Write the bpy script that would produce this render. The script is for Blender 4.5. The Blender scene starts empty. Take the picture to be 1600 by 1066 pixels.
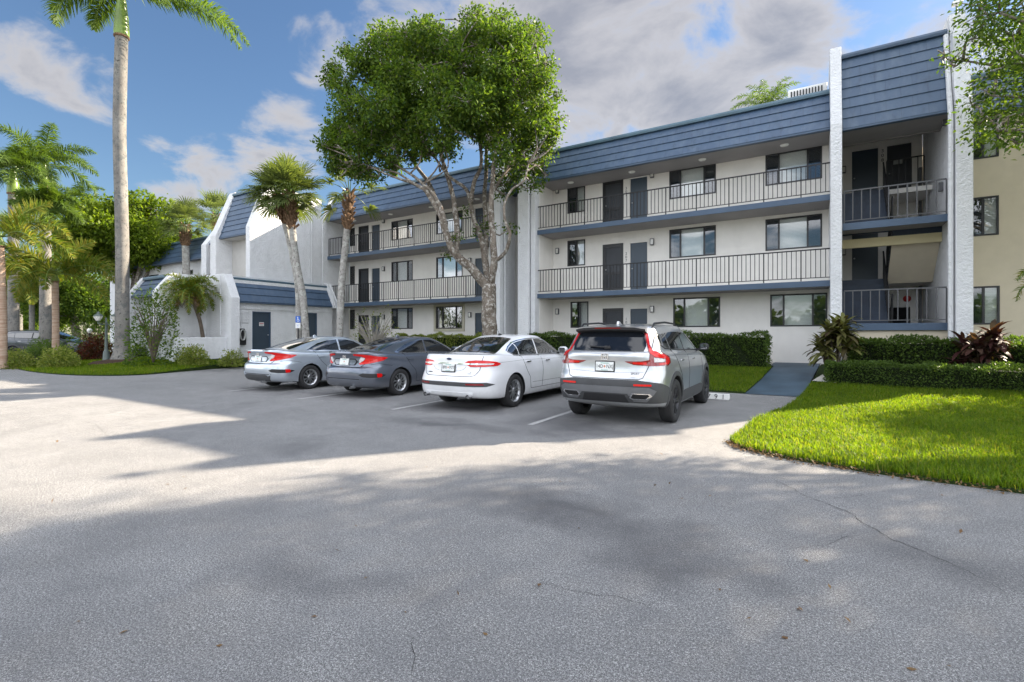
import bpy, bmesh, math, random
import numpy as np
from mathutils import Vector, Matrix
from mathutils.bvhtree import BVHTree

R = math.radians
rnd = random.Random(11)
sc = bpy.context.scene
COL = sc.collection

# ------------------------------------------------------------------ camera
# world x runs along the long facade, world y into the building, z up
YAW, FPX, HOR, EYE = R(31.5), 767.0, 521.0, 1.5
cam = bpy.data.cameras.new('camera')
cam.lens = 36.0 * FPX / 1600.0
cam.sensor_width = 36.0
cam.shift_y = -12.0 / 1600.0
cam.clip_end = 3000.0
cam_o = bpy.data.objects.new('camera', cam)
cam_o.location = (0, 0, EYE)
cam_o.rotation_euler = (R(90), 0, YAW)
COL.objects.link(cam_o)
sc.camera = cam_o
CA, SA = math.cos(YAW), math.sin(YAW)


def at(px, py, depth):
    """world point seen at photo pixel (px, py) at the given distance along the view"""
    d = (px - 800.0) / FPX
    return Vector(((d * CA - SA) * depth, (d * SA + CA) * depth, EYE + (HOR - py) * depth / FPX))


def on_y(px, y):
    d = (px - 800.0) / FPX
    z = y / (d * SA + CA)
    return (d * CA - SA) * z, z


def sstep(a, b, t):
    t = max(0.0, min(1.0, (t - a) / (b - a)))
    return t * t * (3 - 2 * t)


# ------------------------------------------------------------------ objects
def tag(o, label=None, cat=None, group=None, kind=None):
    if label: o['label'] = label
    if cat: o['category'] = cat
    if group: o['group'] = group
    if kind: o['kind'] = kind
    return o


def thing(name, label, cat, loc=(0, 0, 0), rz=0.0, group=None):
    o = bpy.data.objects.new(name, None)
    o.location = loc
    o.rotation_euler = (0, 0, rz)
    o.empty_display_size = 0.2
    COL.objects.link(o)
    return tag(o, label, cat, group)


def kids(o):
    return [c for c in bpy.data.objects if c.parent == o]


def copy_tree(o, parent=None):
    ch = kids(o)
    c = o.copy()
    COL.objects.link(c)
    if parent is not None:
        c.parent = parent
    for k in ch:
        copy_tree(k, c)
    return c


class MB:
    """collects geometry, then links it as one mesh object"""
    def __init__(s):
        s.v, s.f, s.m = [], [], []

    def add(s, vs, fs, mi=0):
        b = len(s.v)
        s.v.extend([tuple(p) for p in vs])
        for q in fs:
            s.f.append([b + i for i in q])
            s.m.append(mi)
        return s

    def box(s, x0, x1, y0, y1, z0, z1, mi=0):
        vs = [(x0, y0, z0), (x1, y0, z0), (x1, y1, z0), (x0, y1, z0), (x0, y0, z1), (x1, y0, z1), (x1, y1, z1), (x0, y1, z1)]
        return s.add(vs, [(0, 3, 2, 1), (4, 5, 6, 7), (0, 1, 5, 4), (1, 2, 6, 5), (2, 3, 7, 6), (3, 0, 4, 7)], mi)

    def obox(s, c, ax, ay, az, mi=0):
        c, ax, ay, az = Vector(c), Vector(ax), Vector(ay), Vector(az)
        vs = [c + ax * i + ay * j + az * k for k in (-1, 1) for (i, j) in ((-1, -1), (1, -1), (1, 1), (-1, 1))]
        return s.add(vs, [(0, 3, 2, 1), (4, 5, 6, 7), (0, 1, 5, 4), (1, 2, 6, 5), (2, 3, 7, 6), (3, 0, 4, 7)], mi)

    def bar(s, a, b, r, mi=0):
        """square bar from a to b"""
        a, b = Vector(a), Vector(b)
        d = (b - a)
        L = d.length
        d.normalize()
        up = Vector((0, 0, 1)) if abs(d.z) < .9 else Vector((0, 1, 0))
        x = d.cross(up).normalized()
        y = d.cross(x)
        return s.obox((a + b) / 2, d * L / 2, x * r, y * r, mi)

    def prism(s, pts, a0, a1, axis='x', mi=0):
        """closed outline (two coordinates) extruded along an axis"""
        n = len(pts)
        def P(q, a):
            return (a, q[0], q[1]) if axis == 'x' else ((q[0], a, q[1]) if axis == 'y' else (q[0], q[1], a))
        vs = [P(q, a0) for q in pts] + [P(q, a1) for q in pts]
        fs = [list(range(n))[::-1], list(range(n, 2 * n))] + [(i, (i + 1) % n, n + (i + 1) % n, n + i) for i in range(n)]
        return s.add(vs, fs, mi)

    def tube(s, pts, rad, n=10, mi=0, cap=True):
        pts = [Vector(p) for p in pts]
        if not hasattr(rad, '__len__'): rad = [rad] * len(pts)
        rings, prev = [], None
        for i, p in enumerate(pts):
            d = (pts[min(i + 1, len(pts) - 1)] - pts[max(i - 1, 0)]).normalized()
            if prev is None:
                x = d.cross(Vector((0, 1, 0)) if abs(d.y) < .9 else Vector((1, 0, 0))).normalized()
            else:
                x = (prev - d * prev.dot(d)).normalized()
            prev = x
            y = d.cross(x)
            rings.append([p + (x * math.cos(t) + y * math.sin(t)) * rad[i] for t in [2 * math.pi * k / n for k in range(n)]])
        vs = [q for r in rings for q in r]
        fs = []
        for i in range(len(pts) - 1):
            for k in range(n):
                fs.append((i * n + k, i * n + (k + 1) % n, (i + 1) * n + (k + 1) % n, (i + 1) * n + k))
        if cap:
            fs.append(list(range(n))[::-1])
            fs.append([(len(pts) - 1) * n + k for k in range(n)])
        return s.add(vs, fs, mi)

    def lathe(s, prof, c=(0, 0, 0), n=24, axis='z', mi=0):
        """profile [(radius, height)] turned about an axis through c"""
        c = Vector(c)
        vs = []
        for (r, h) in prof:
            for k in range(n):
                t = 2 * math.pi * k / n
                a, b = r * math.cos(t), r * math.sin(t)
                vs.append(c + Vector((a, b, h) if axis == 'z' else ((h, a, b) if axis == 'x' else (a, h, b))))
        fs = []
        for i in range(len(prof) - 1):
            for k in range(n):
                fs.append((i * n + k, i * n + (k + 1) % n, (i + 1) * n + (k + 1) % n, (i + 1) * n + k))
        return s.add(vs, fs, mi)

    def build(s, name, mats, parent=None, smooth=False, world=False, normals=True, bevel=0):
        me = bpy.data.meshes.new(name)
        me.from_pydata(s.v, [], s.f)
        if not isinstance(mats, (list, tuple)): mats = [mats]
        for m in mats: me.materials.append(m)
        me.polygons.foreach_set('material_index', s.m)
        if normals or bevel:
            bm = bmesh.new()
            bm.from_mesh(me)
            bmesh.ops.recalc_face_normals(bm, faces=bm.faces)
            if bevel:
                es = [e for e in bm.edges if len(e.link_faces) == 2 and e.calc_face_angle(0) > R(35)]
                bmesh.ops.bevel(bm, geom=es, offset=bevel, segments=2, affect='EDGES', profile=.6, clamp_overlap=True)
            bm.to_mesh(me)
            bm.free()
        if smooth:
            me.polygons.foreach_set('use_smooth', [True] * len(me.polygons))
            if smooth != True:
                me.set_sharp_from_angle(angle=R(smooth))
        o = bpy.data.objects.new(name, me)
        COL.objects.link(o)
        if parent is not None:
            o.parent = parent
            if world:
                p, off = parent, Vector((0, 0, 0))
                while p is not None:
                    off += Vector(p.location)
                    p = p.parent
                o.location = -off
        return o


def np_mesh(name, V, F, mats, parent=None, mi=None, smooth=False):
    """fast mesh from numpy arrays, F is (n, 3) or (n, 4)"""
    me = bpy.data.meshes.new(name)
    k = F.shape[1]
    me.vertices.add(len(V))
    me.vertices.foreach_set('co', np.asarray(V, dtype=np.float32).ravel())
    me.loops.add(F.size)
    me.loops.foreach_set('vertex_index', F.astype(np.int32).ravel())
    me.polygons.add(len(F))
    me.polygons.foreach_set('loop_start', np.arange(0, F.size, k, dtype=np.int32))
    me.polygons.foreach_set('loop_total', np.full(len(F), k, dtype=np.int32))
    if not isinstance(mats, (list, tuple)): mats = [mats]
    for m in mats: me.materials.append(m)
    if mi is not None: me.polygons.foreach_set('material_index', np.asarray(mi, dtype=np.int32))
    if smooth: me.polygons.foreach_set('use_smooth', np.ones(len(F), dtype=bool))
    me.update(calc_edges=True)
    me.validate()
    o = bpy.data.objects.new(name, me)
    COL.objects.link(o)
    if parent is not None: o.parent = parent
    return o


# ------------------------------------------------------------------ materials
def new_mat(name):
    m = bpy.data.materials.new(name)
    m.use_nodes = True
    nt = m.node_tree
    b = nt.nodes['Principled BSDF']
    return m, nt, b


def N(nt, t, **kw):
    n = nt.nodes.new(t)
    for k, v in kw.items():
        if k.startswith('i_'):
            key = k[2:].replace('_', ' ')
            n.inputs[key].default_value = v
        else:
            setattr(n, k, v)
    return n


def L(nt, a, b):
    nt.links.new(a, b)


def ramp(nt, fac, stops):
    r = nt.nodes.new('ShaderNodeValToRGB')
    while len(r.color_ramp.elements) < len(stops): r.color_ramp.elements.new(.5)
    for e, (p, c) in zip(r.color_ramp.elements, stops):
        e.position = p
        e.color = (c, c, c, 1) if not hasattr(c, '__len__') else (*c, 1)
    L(nt, fac, r.inputs[0])
    return r.outputs[0]


def mixc(nt, fac, a, b, mode='MIX'):
    m = nt.nodes.new('ShaderNodeMix')
    m.data_type = 'RGBA'
    m.blend_type = mode
    for sock, val in ((m.inputs[0], fac), (m.inputs[6], a), (m.inputs[7], b)):
        if hasattr(val, 'is_output'): L(nt, val, sock)
        elif hasattr(val, '__len__'): sock.default_value = (*val, 1)
        else: sock.default_value = val
    return m.outputs[2]


def noise(nt, co, scale, detail=4.0, rough=.55, dist=0.0):
    n = N(nt, 'ShaderNodeTexNoise')
    n.inputs['Scale'].default_value = scale
    n.inputs['Detail'].default_value = detail
    n.inputs['Roughness'].default_value = rough
    n.inputs['Distortion'].default_value = dist
    L(nt, co, n.inputs['Vector'])
    return n.outputs['Fac']


def simple(name, col, rough=.6, metal=0.0, var=.12, scale=3.0, bump=0.0, bscale=60.0, coat=0.0, spec=.5, dirt=0.0, bdist=.01):
    """principled paint / plaster / plastic with a little mottling, grime and relief"""
    m, nt, b = new_mat(name)
    co = N(nt, 'ShaderNodeTexCoord').outputs['Object']
    f = noise(nt, co, scale, 5)
    c = mixc(nt, ramp(nt, f, [(.3, 0), (.7, 1)]), [x * (1 - var) for x in col], [min(1, x * (1 + var)) for x in col])
    if dirt:
        mp = N(nt, 'ShaderNodeMapping')
        mp.inputs['Scale'].default_value = (1, 1, .16)
        L(nt, co, mp.inputs['Vector'])
        g = noise(nt, mp.outputs[0], 1.7, 6, .65)
        c = mixc(nt, ramp(nt, g, [(.45, 0), (.8, dirt)]), c, [x * .45 for x in col])
    L(nt, c, b.inputs['Base Color'])
    b.inputs['Roughness'].default_value = rough
    b.inputs['Metallic'].default_value = metal
    b.inputs['Coat Weight'].default_value = coat
    b.inputs['Coat Roughness'].default_value = .04
    b.inputs['Specular IOR Level'].default_value = spec
    if bump:
        bp = N(nt, 'ShaderNodeBump')
        bp.inputs['Strength'].default_value = bump
        bp.inputs['Distance'].default_value = bdist
        L(nt, noise(nt, co, bscale, 4, .6), bp.inputs['Height'])
        L(nt, bp.outputs[0], b.inputs['Normal'])
    return m


M = {}
M['stucco'] = simple('white_stucco', (.72, .73, .75), .9, var=.05, bump=.9, bscale=14, dirt=.22, bdist=.05)
M['wall'] = simple('warm_white_wall', (.78, .755, .715), .8, var=.03, bump=.15, bscale=60, dirt=.12)
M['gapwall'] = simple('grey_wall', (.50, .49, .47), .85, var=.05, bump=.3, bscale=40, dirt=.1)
M['beige'] = simple('beige_wall', (.60, .53, .41), .85, var=.04, bump=.2, bscale=60, dirt=.06)
M['cream'] = simple('cream_paint', (.62, .54, .33), .7, var=.04)
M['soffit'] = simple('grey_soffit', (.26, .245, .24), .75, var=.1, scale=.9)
M['trim_blue'] = simple('blue_trim_paint', (.052, .088, .145), .5, var=.1, scale=2)
M['cap_teal'] = simple('roof_cap_metal', (.075, .135, .18), .45, var=.2, scale=1.2)
M['stair_blue'] = simple('blue_stair_paint', (.018, .032, .06), .55, var=.15)
M['ramp_blue'] = simple('blue_walkway_paint', (.045, .078, .112), .6, var=.25, scale=1.5, bump=.2, bscale=90, dirt=.3)
M['door_blue'] = simple('blue_door_paint', (.040, .060, .086), .4, var=.05)
M['door_dark'] = simple('dark_screen_door', (.038, .043, .052), .55, var=.1)
M['rail'] = simple('black_rail_metal', (.009, .009, .011), .6, var=.1)
M['rail_grey'] = simple('grey_rail_metal', (.085, .088, .095), .5, var=.1)
M['frame'] = simple('bronze_window_frame', (.02, .021, .024), .4, var=.1)
M['frame_cream'] = simple('cream_window_frame', (.5, .47, .36), .6, var=.05)
M['screen'] = simple('insect_screen', (.10, .11, .125), .55, var=.15, scale=4)
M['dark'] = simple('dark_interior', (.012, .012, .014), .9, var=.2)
M['black_plastic'] = simple('black_plastic', (.018, .018, .02), .55, var=.15)
M['white_paint'] = simple('white_paint', (.78, .78, .76), .6, var=.05, dirt=.1)
M['metal'] = simple('galvanised_metal', (.45, .46, .47), .4, metal=.8, var=.1)
M['concrete'] = simple('concrete', (.50, .48, .44), .9, var=.1, scale=8, bump=.3, bscale=70, dirt=.2)
M['red'] = simple('red_paint', (.45, .02, .02), .4)
M['lamp_glass'] = simple('frosted_lamp_glass', (.75, .74, .70), .25, var=.03, coat=.5)
M['sign_blue'] = simple('sign_blue', (.03, .13, .5), .5)
M['text_dark'] = simple('dark_lettering', (.03, .03, .035), .6)


def tile_mat():
    """painted roof tiles: vertical joints and slight tone changes from tile to tile"""
    m, nt, b = new_mat('blue_roof_tile')
    tc = N(nt, 'ShaderNodeTexCoord').outputs['UV']
    br = N(nt, 'ShaderNodeTexBrick')
    br.offset = .43
    br.inputs['Color1'].default_value = (.042, .078, .138, 1)
    br.inputs['Color2'].default_value = (.058, .102, .172, 1)
    br.inputs['Mortar'].default_value = (.026, .05, .09, 1)
    br.inputs['Scale'].default_value = 1.0
    br.inputs['Mortar Size'].default_value = .012
    br.inputs['Mortar Smooth'].default_value = .4
    br.inputs['Brick Width'].default_value = .62
    br.inputs['Row Height'].default_value = 1.0
    L(nt, tc, br.inputs['Vector'])
    co = N(nt, 'ShaderNodeTexCoord').outputs['Object']
    c = mixc(nt, .5, br.outputs['Color'], mixc(nt, noise(nt, co, 1.1, 6, .7), (.036, .064, .112), (.072, .118, .19)))
    # rain streaks and fading
    mp = N(nt, 'ShaderNodeMapping'); mp.inputs['Scale'].default_value = (1.6, 1.6, .14); L(nt, co, mp.inputs['Vector'])
    c = mixc(nt, ramp(nt, noise(nt, mp.outputs[0], 2.4, 6, .65), [(.48, 0), (.72, .45)]), c, (.11, .15, .20))
    c = mixc(nt, ramp(nt, noise(nt, mp.outputs[0], 3.7, 5, .6), [(.55, 0), (.75, .5)]), c, (.022, .036, .06))
    L(nt, c, b.inputs['Base Color'])
    b.inputs['Roughness'].default_value = .5
    bp = N(nt, 'ShaderNodeBump')
    bp.inputs['Strength'].default_value = .25
    L(nt, noise(nt, co, 25, 4), bp.inputs['Height'])
    L(nt, bp.outputs[0], b.inputs['Normal'])
    return m


M['tile'] = tile_mat()


def glass_mat(name, tint, refl=.12):
    """window pane: clear, tinted, mirror-like at a slant"""
    m, nt, b = new_mat(name)
    nt.nodes.remove(b)
    out = nt.nodes['Material Output']
    tr = N(nt, 'ShaderNodeBsdfTransparent')
    tr.inputs[0].default_value = (*tint, 1)
    gl = N(nt, 'ShaderNodeBsdfGlossy')
    gl.inputs['Roughness'].default_value = .015
    fr = N(nt, 'ShaderNodeLayerWeight')
    fr.inputs[0].default_value = .35
    mth = N(nt, 'ShaderNodeMath', operation='MULTIPLY_ADD')
    mth.inputs[1].default_value = .8
    mth.inputs[2].default_value = refl
    mth.use_clamp = True
    L(nt, fr.outputs['Facing'], mth.inputs[0])
    # slightly wavy old panes
    bp = N(nt, 'ShaderNodeBump')
    bp.inputs['Strength'].default_value = .06
    L(nt, noise(nt, N(nt, 'ShaderNodeTexCoord').outputs['Object'], 1.6, 2), bp.inputs['Height'])
    L(nt, bp.outputs[0], gl.inputs['Normal'])
    mx = N(nt, 'ShaderNodeMixShader')
    L(nt, mth.outputs[0], mx.inputs[0])
    L(nt, tr.outputs[0], mx.inputs[1])
    L(nt, gl.outputs[0], mx.inputs[2])
    L(nt, mx.outputs[0], out.inputs[0])
    return m


M['pane'] = glass_mat('window_pane', (.93, .95, .95), .07)
M['pane_dark'] = glass_mat('screened_pane', (.42, .45, .48), .10)


def blind_mat():
    m, nt, b = new_mat('white_blind')
    co = N(nt, 'ShaderNodeTexCoord').outputs['Object']
    w = N(nt, 'ShaderNodeTexWave')
    w.bands_direction = 'Z'
    w.inputs['Scale'].default_value = 6.5
    w.inputs['Distortion'].default_value = .15
    L(nt, co, w.inputs['Vector'])
    c = mixc(nt, w.outputs['Fac'], (.74, .74, .72), (.90, .89, .87))
    c = mixc(nt, ramp(nt, noise(nt, co, .8, 2), [(.4, 0), (.65, .2)]), c, (.45, .47, .45))
    L(nt, c, b.inputs['Base Color'])
    b.inputs['Roughness'].default_value = .6
    return m


M['blind'] = blind_mat()

# ------------------------------------------------------------------ light
SUN_AZ, SUN_EL = R(30.5), R(30.0)      # azimuth measured from +y towards +x
SD = Vector((math.sin(SUN_AZ) * math.cos(SUN_EL), math.cos(SUN_AZ) * math.cos(SUN_EL), math.sin(SUN_EL)))
sun = bpy.data.lights.new('sun', 'SUN')
sun.energy = 5.0
sun.angle = R(.53)
sun.color = (1.0, .86, .68)
so = bpy.data.objects.new('sun', sun)
so.rotation_euler = (-SD).to_track_quat('-Z', 'Y').to_euler()
COL.objects.link(so)

world = bpy.data.worlds.new('World')
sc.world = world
world.use_nodes = True
wt = world.node_tree
bg = wt.nodes['Background']
sky = N(wt, 'ShaderNodeTexSky')
sky.sky_type = 'NISHITA'
sky.sun_disc = False
sky.sun_elevation = SUN_EL
sky.sun_rotation = SUN_AZ
sky.altitude = 0
sky.air_density = 1.3
sky.dust_density = .25
sky.ozone_density = 2.6
wco = N(wt, 'ShaderNodeTexCoord').outputs['Generated']
nrm = N(wt, 'ShaderNodeVectorMath', operation='NORMALIZE')
L(wt, wco, nrm.inputs[0])
wdir = nrm.outputs[0]
sep = N(wt, 'ShaderNodeSeparateXYZ')
L(wt, wdir, sep.inputs[0])


def wmath(op, a, b=None, clamp=False):
    n = N(wt, 'ShaderNodeMath', operation=op)
    n.use_clamp = clamp
    for i, v in enumerate((a, b)):
        if v is None: continue
        if hasattr(v, 'is_output'): L(wt, v, n.inputs[i])
        else: n.inputs[i].default_value = v
    return n.outputs[0]


den = wmath('ADD', wmath('MAXIMUM', sep.outputs[2], 0.0), .30)
cmb = N(wt, 'ShaderNodeCombineXYZ')
L(wt, wmath('DIVIDE', sep.outputs[0], den), cmb.inputs[0])
L(wt, wmath('DIVIDE', sep.outputs[1], den), cmb.inputs[1])
cmb.inputs[2].default_value = 3.7
cn = noise(wt, cmb.outputs[0], 3.4, 10, .58, .35)


def blob(px, py, half_deg, soft=.5):
    """soft round patch of the sky around a direction"""
    d = (at(px, py, 100) - Vector((0, 0, EYE))).normalized()
    vm = N(wt, 'ShaderNodeVectorMath', operation='DOT_PRODUCT')
    L(wt, wdir, vm.inputs[0])
    vm.inputs[1].default_value = d
    mr = N(wt, 'ShaderNodeMapRange')
    mr.interpolation_type = 'SMOOTHSTEP'
    mr.inputs[1].default_value = math.cos(R(half_deg))
    mr.inputs[2].default_value = math.cos(R(half_deg * (1 - soft)))
    L(wt, vm.outputs['Value'], mr.inputs[0])
    return mr.outputs[0]


mask = None
for (bx, by, hd, amp) in [(110, 105, 7.0, .33), (10, 92, 3.5, .24), (300, 285, 7, .32), (440, 235, 7.5, .33), (500, 70, 6, .26), (880, 40, 20, .46),
                          (1120, 120, 20, .43), (1460, 140, 13, .36), (1540, 170, 12, .36), (650, 0, 11, .36), (960, 180, 13, .36)]:
    k = wmath('MULTIPLY', blob(bx, by, hd, .95), amp)
    mask = k if mask is None else wmath('MAXIMUM', mask, k)
# elsewhere (behind and above the camera) broken cloud, unseen, added as fill light
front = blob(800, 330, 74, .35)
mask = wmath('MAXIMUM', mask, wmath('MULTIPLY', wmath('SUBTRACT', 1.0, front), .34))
dens = wmath('ADD', wmath('SUBTRACT', cn, .72), mask)
cm = N(wt, 'ShaderNodeMapRange')
cm.interpolation_type = 'SMOOTHSTEP'
cm.inputs[1].default_value = 0.0
cm.inputs[2].default_value = .16
L(wt, dens, cm.inputs[0])
cs = N(wt, 'ShaderNodeMapRange')                      # thick parts of the clouds are greyer
cs.inputs[1].default_value = .06
cs.inputs[2].default_value = .30
L(wt, dens, cs.inputs[0])
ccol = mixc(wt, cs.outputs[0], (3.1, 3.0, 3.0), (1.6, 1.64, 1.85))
# the added clouds out of view are far brighter, to light the shaded side
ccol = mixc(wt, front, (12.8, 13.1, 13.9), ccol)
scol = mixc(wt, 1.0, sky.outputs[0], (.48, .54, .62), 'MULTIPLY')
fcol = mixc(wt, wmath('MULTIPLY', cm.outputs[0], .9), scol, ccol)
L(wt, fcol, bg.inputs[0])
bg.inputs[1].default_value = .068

sc.view_settings.view_transform = 'Standard'
sc.view_settings.look = 'None'
sc.view_settings.gamma = 1
sc.view_settings.exposure = 1.84
sc.cycles.max_bounces = 8
sc.cycles.transparent_max_bounces = 12
sc.cycles.use_denoising = True
# ------------------------------------------------------------------ the long apartment building
F1, F2, F3, SOF = .47, 3.17, 5.87, 7.95
VW, VR, VE = 19.77, 18.39, 18.2          # wall plane, railing plane, eave edge


def wall_with_openings(mb, x0, x1, z0, z1, y, ops, depth=.14, mi=0, axis='y'):
    """wall sheet in the plane y (or x when axis == 'x') with real openings and reveals; faces -y or +x"""
    xs = sorted({x0, x1, *[o[0] for o in ops], *[o[1] for o in ops]})
    zs = sorted({z0, z1, *[o[2] for o in ops], *[o[3] for o in ops]})
    def P(x, d, z): return (x, y + d, z) if axis == 'y' else (y - d, x, z)
    for a, b in zip(xs, xs[1:]):
        for c, d in zip(zs, zs[1:]):
            mx, mz = (a + b) / 2, (c + d) / 2
            if any(o[0] < mx < o[1] and o[2] < mz < o[3] for o in ops): continue
            mb.add([P(a, 0, c), P(b, 0, c), P(b, 0, d), P(a, 0, d)], [(0, 1, 2, 3)], mi)
    for (a, b, c, d) in [o[:4] for o in ops]:
        q = [(a, c), (b, c), (b, d), (a, d)]
        for i in range(4):
            p, r = q[i], q[(i + 1) % 4]
            mb.add([P(p[0], 0, p[1]), P(r[0], 0, r[1]), P(r[0], depth, r[1]), P(p[0], depth, p[1])], [(0, 1, 2, 3)], mi)


def window(parent, x0, x1, z0, z1, y, kind=3, frame=None, look='blind'):
    """sliding window set in its opening: frame, panes, screens, blinds behind"""
    frame = frame or M['frame']
    f = MB()
    t, ya, yb = .05, y - .015, y + .07
    f.box(x0, x1, ya, yb, z0, z0 + t); f.box(x0, x1, ya, yb, z1 - t, z1)
    f.box(x0, x0 + t, ya, yb, z0 + t, z1 - t); f.box(x1 - t, x1, ya, yb, z0 + t, z1 - t)
    w = x1 - x0
    cuts = [x0 + w * .245, x0 + w * .755] if kind == 3 else [x0 + w * .52]
    for c in cuts: f.box(c - .028, c + .028, ya + .008, yb - .008, z0 + t, z1 - t)
    fo = f.build('window', frame, parent, world=True, bevel=.004)
    e = [x0 + t] + cuts + [x1 - t]
    pcs = []
    for i, (a, b) in enumerate(zip(e, e[1:])):
        side = (kind == 3 and i != 1) or (kind == 2 and i == 0)
        q = MB(); q.box(a, b, y + .035, y + .041, z0 + t, z1 - t); pcs.append((q, side))
    for q, side in pcs: q.build('screened_glass' if side else 'glass', M['pane_dark'] if side else M['pane'], fo, world=True)
    bl = MB()
    mat = {'blind': M['blind'], 'dark': M['dark'], 'drape': M['blind']}[look]
    bl.box(x0 + .01, x1 - .01, y + .125, y + .14, z0 + .01, z1 - .01)
    bl.build('blind', mat, fo, world=True)  # with the dark look, a near-black sheet painted as the unlit room, no blind
    return fo


def door(parent, x0, x1, z0, z1, y, mat, screen=False, lite=False):
    d = MB()
    d.box(x0 + .045, x1 - .045, y + .05, y + .09, z0, z1 - .045)
    o = d.build('door', mat, parent, world=True, bevel=.003)
    f = MB()
    f.box(x0, x0 + .045, y - .01, y + .1, z0, z1); f.box(x1 - .045, x1, y - .01, y + .1, z0, z1); f.box(x0 + .045, x1 - .045, y - .01, y + .1, z1 - .045, z1)
    f.build('door_frame', M['frame'] if screen else M['wall'], o, world=True)
    if screen:
        g = MB()
        for (a, b) in ((x0 + .045, x0 + .12), (x1 - .12, x1 - .045)): g.box(a, b, y + .015, y + .045, z0, z1 - .045)
        for (a, b) in ((z0, z0 + .22), (z0 + .78, z0 + .9), (z1 - .14, z1 - .045)): g.box(x0 + .12, x1 - .12, y + .015, y + .045, a, b)
        k = int((x1 - x0 - .24) / .075)
        for i in range(1, k):
            xx = x0 + .12 + (x1 - x0 - .24) * i / k
            g.box(xx - .006, xx + .006, y + .022, y + .034, z0 + .22, z0 + .78)
        g.build('screen_door', M['frame'], o, world=True)
        h = MB(); h.lathe([(.0, -.03), (.022, -.028), (.026, -.01), (.012, 0)], (x0 + .15, y + .005, z0 + 1.0), 10, 'y')
        h.build('handle', M['metal'], o, smooth=True, world=True)
    else:
        h = MB(); h.lathe([(.0, -.05), (.025, -.045), (.03, -.02), (.012, .0), (.012, .02)], (x0 + .12, y + .04, z0 + .98), 12, 'y')
        h.build('handle', M['metal'], o, smooth=True, world=True)
    return o


def railing(parent, x0, x1, y, zf, mat, h=1.0, step=.135, post=8, r=.0105, axis='x', bottom=.10):
    P = (lambda s, z: (s, y, z)) if axis == 'x' else (lambda s, z: (y, s, z))
    m = MB()
    m.bar(P(x0, zf + h), P(x1, zf + h), .019)
    m.bar(P(x0, zf + bottom), P(x1, zf + bottom), .012)
    n = max(2, round((x1 - x0) / step))
    posts = []
    for i in range(n + 1):
        s = x0 + (x1 - x0) * i / n
        if i % post == 0 or i == n: posts.append(s)
        else: m.bar(P(s, zf + bottom + .012), P(s, zf + h - .019), r)
    o = m.build('railing', mat, parent, world=True, normals=False)
    for s in posts:
        q = MB(); q.bar(P(s, zf - .02), P(s, zf + h - .019), .017)
        q.build('rail_post', mat, o, world=True, normals=False)
    return o


def mansard(parent, s0, s1, o0, z0, o1, z1, n, fr=None, cap=True, lip=.035, cap_mat=None):
    """sloping tiled roof front: n overlapping courses, dark drip edge, metal cap"""
    fr = fr or (lambda s, o, z: (s, o, z))
    me_v, me_f, uv = [], [], []
    dirx, dirz = (o1 - o0), (z1 - z0)
    ln = math.hypot(dirx, dirz)
    nx, nz = -dirz / ln, dirx / ln          # outward normal (towards smaller o)
    for k in range(n):
        a, b = k / n, (k + 1) / n
        lo = (o0 + dirx * a + nx * lip, z0 + dirz * a + nz * lip)
        up = (o0 + dirx * b + nx * .004, z0 + dirz * b + nz * .004)
        inn = (o0 + dirx * a - nx * .03, z0 + dirz * a - nz * .03)
        base = len(me_v)
        for s in (s0, s1):
            for q in (inn, lo, up): me_v.append(fr(s, q[0], q[1]))
        me_f += [(base + 1, base + 4, base + 5, base + 2), (base, base + 3, base + 4, base + 1)]
        uv += [[(s0, k + .02), (s1, k + .02), (s1, k + .98), (s0, k + .98)], [(s0, k + .02), (s1, k + .02), (s1, k + .03), (s0, k + .03)]]
    # back sheet closes the roof so that it is solid
    base = len(me_v)
    for s in (s0, s1):
        for q in ((o0, z0), (o1, z1), (o1 + .5, z1), (o1 + .5, z0)): me_v.append(fr(s, q[0], q[1]))
    for i in range(4):
        me_f.append((base + i, base + (i + 1) % 4, base + 4 + (i + 1) % 4, base + 4 + i)); uv.append([(0, 0)] * 4)
    me_f.append((base, base + 1, base + 2, base + 3)); uv.append([(0, 0)] * 4)
    me_f.append((base + 4, base + 5, base + 6, base + 7)); uv.append([(0, 0)] * 4)
    me = bpy.data.meshes.new('mansard_roof')
    me.from_pydata(me_v, [], me_f)
    ul = me.uv_layers.new(name='UVMap')
    i = 0
    for fuv in uv:
        for c in fuv:
            ul.data[i].uv = c; i += 1
    me.materials.append(M['tile'])
    o = bpy.data.objects.new('mansard_roof', me)
    COL.objects.link(o)
    o.parent = parent
    o.location = -Vector(parent.location)
    dr = MB()
    pr = [(o0 + nx * .045, z0 - .06), (o0 + nx * .045, z0 - .005), (o0 + .12, z0 - .005), (o0 + .12, z0 - .06)]
    dr.add([fr(s, *q) for s in (s0, s1) for q in pr], [(0, 1, 2, 3), (4, 7, 6, 5)] + [(i, (i + 1) % 4, 4 + (i + 1) % 4, 4 + i) for i in range(4)])
    dr.build('drip_edge', M['trim_blue'], o, world=True)
    if cap:
        c = MB()
        pr = [(o1 - .10, z1 + .002), (o1 - .115, z1 + .07), (o1 - .09, z1 + .14), (o1 - .03, z1 + .17), (o1 + .12, z1 + .17), (o1 + .12, z1 + .002)]
        k = len(pr)
        c.add([fr(s, *q) for s in (s0, s1) for q in pr], [tuple(range(k)), tuple(range(2 * k - 1, k - 1, -1))] + [(i, (i + 1) % k, k + (i + 1) % k, k + i) for i in range(k)])
        c.build('roof_cap', cap_mat or M['cap_teal'], o, world=True)
    return o


def fin(parent, x0, x1, prof, mat=None):
    m = MB(); m.prism(prof, x0, x1, 'x')
    return m.build('fin_wall', mat or M['stucco'], parent, world=True, bevel=.025)


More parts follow.
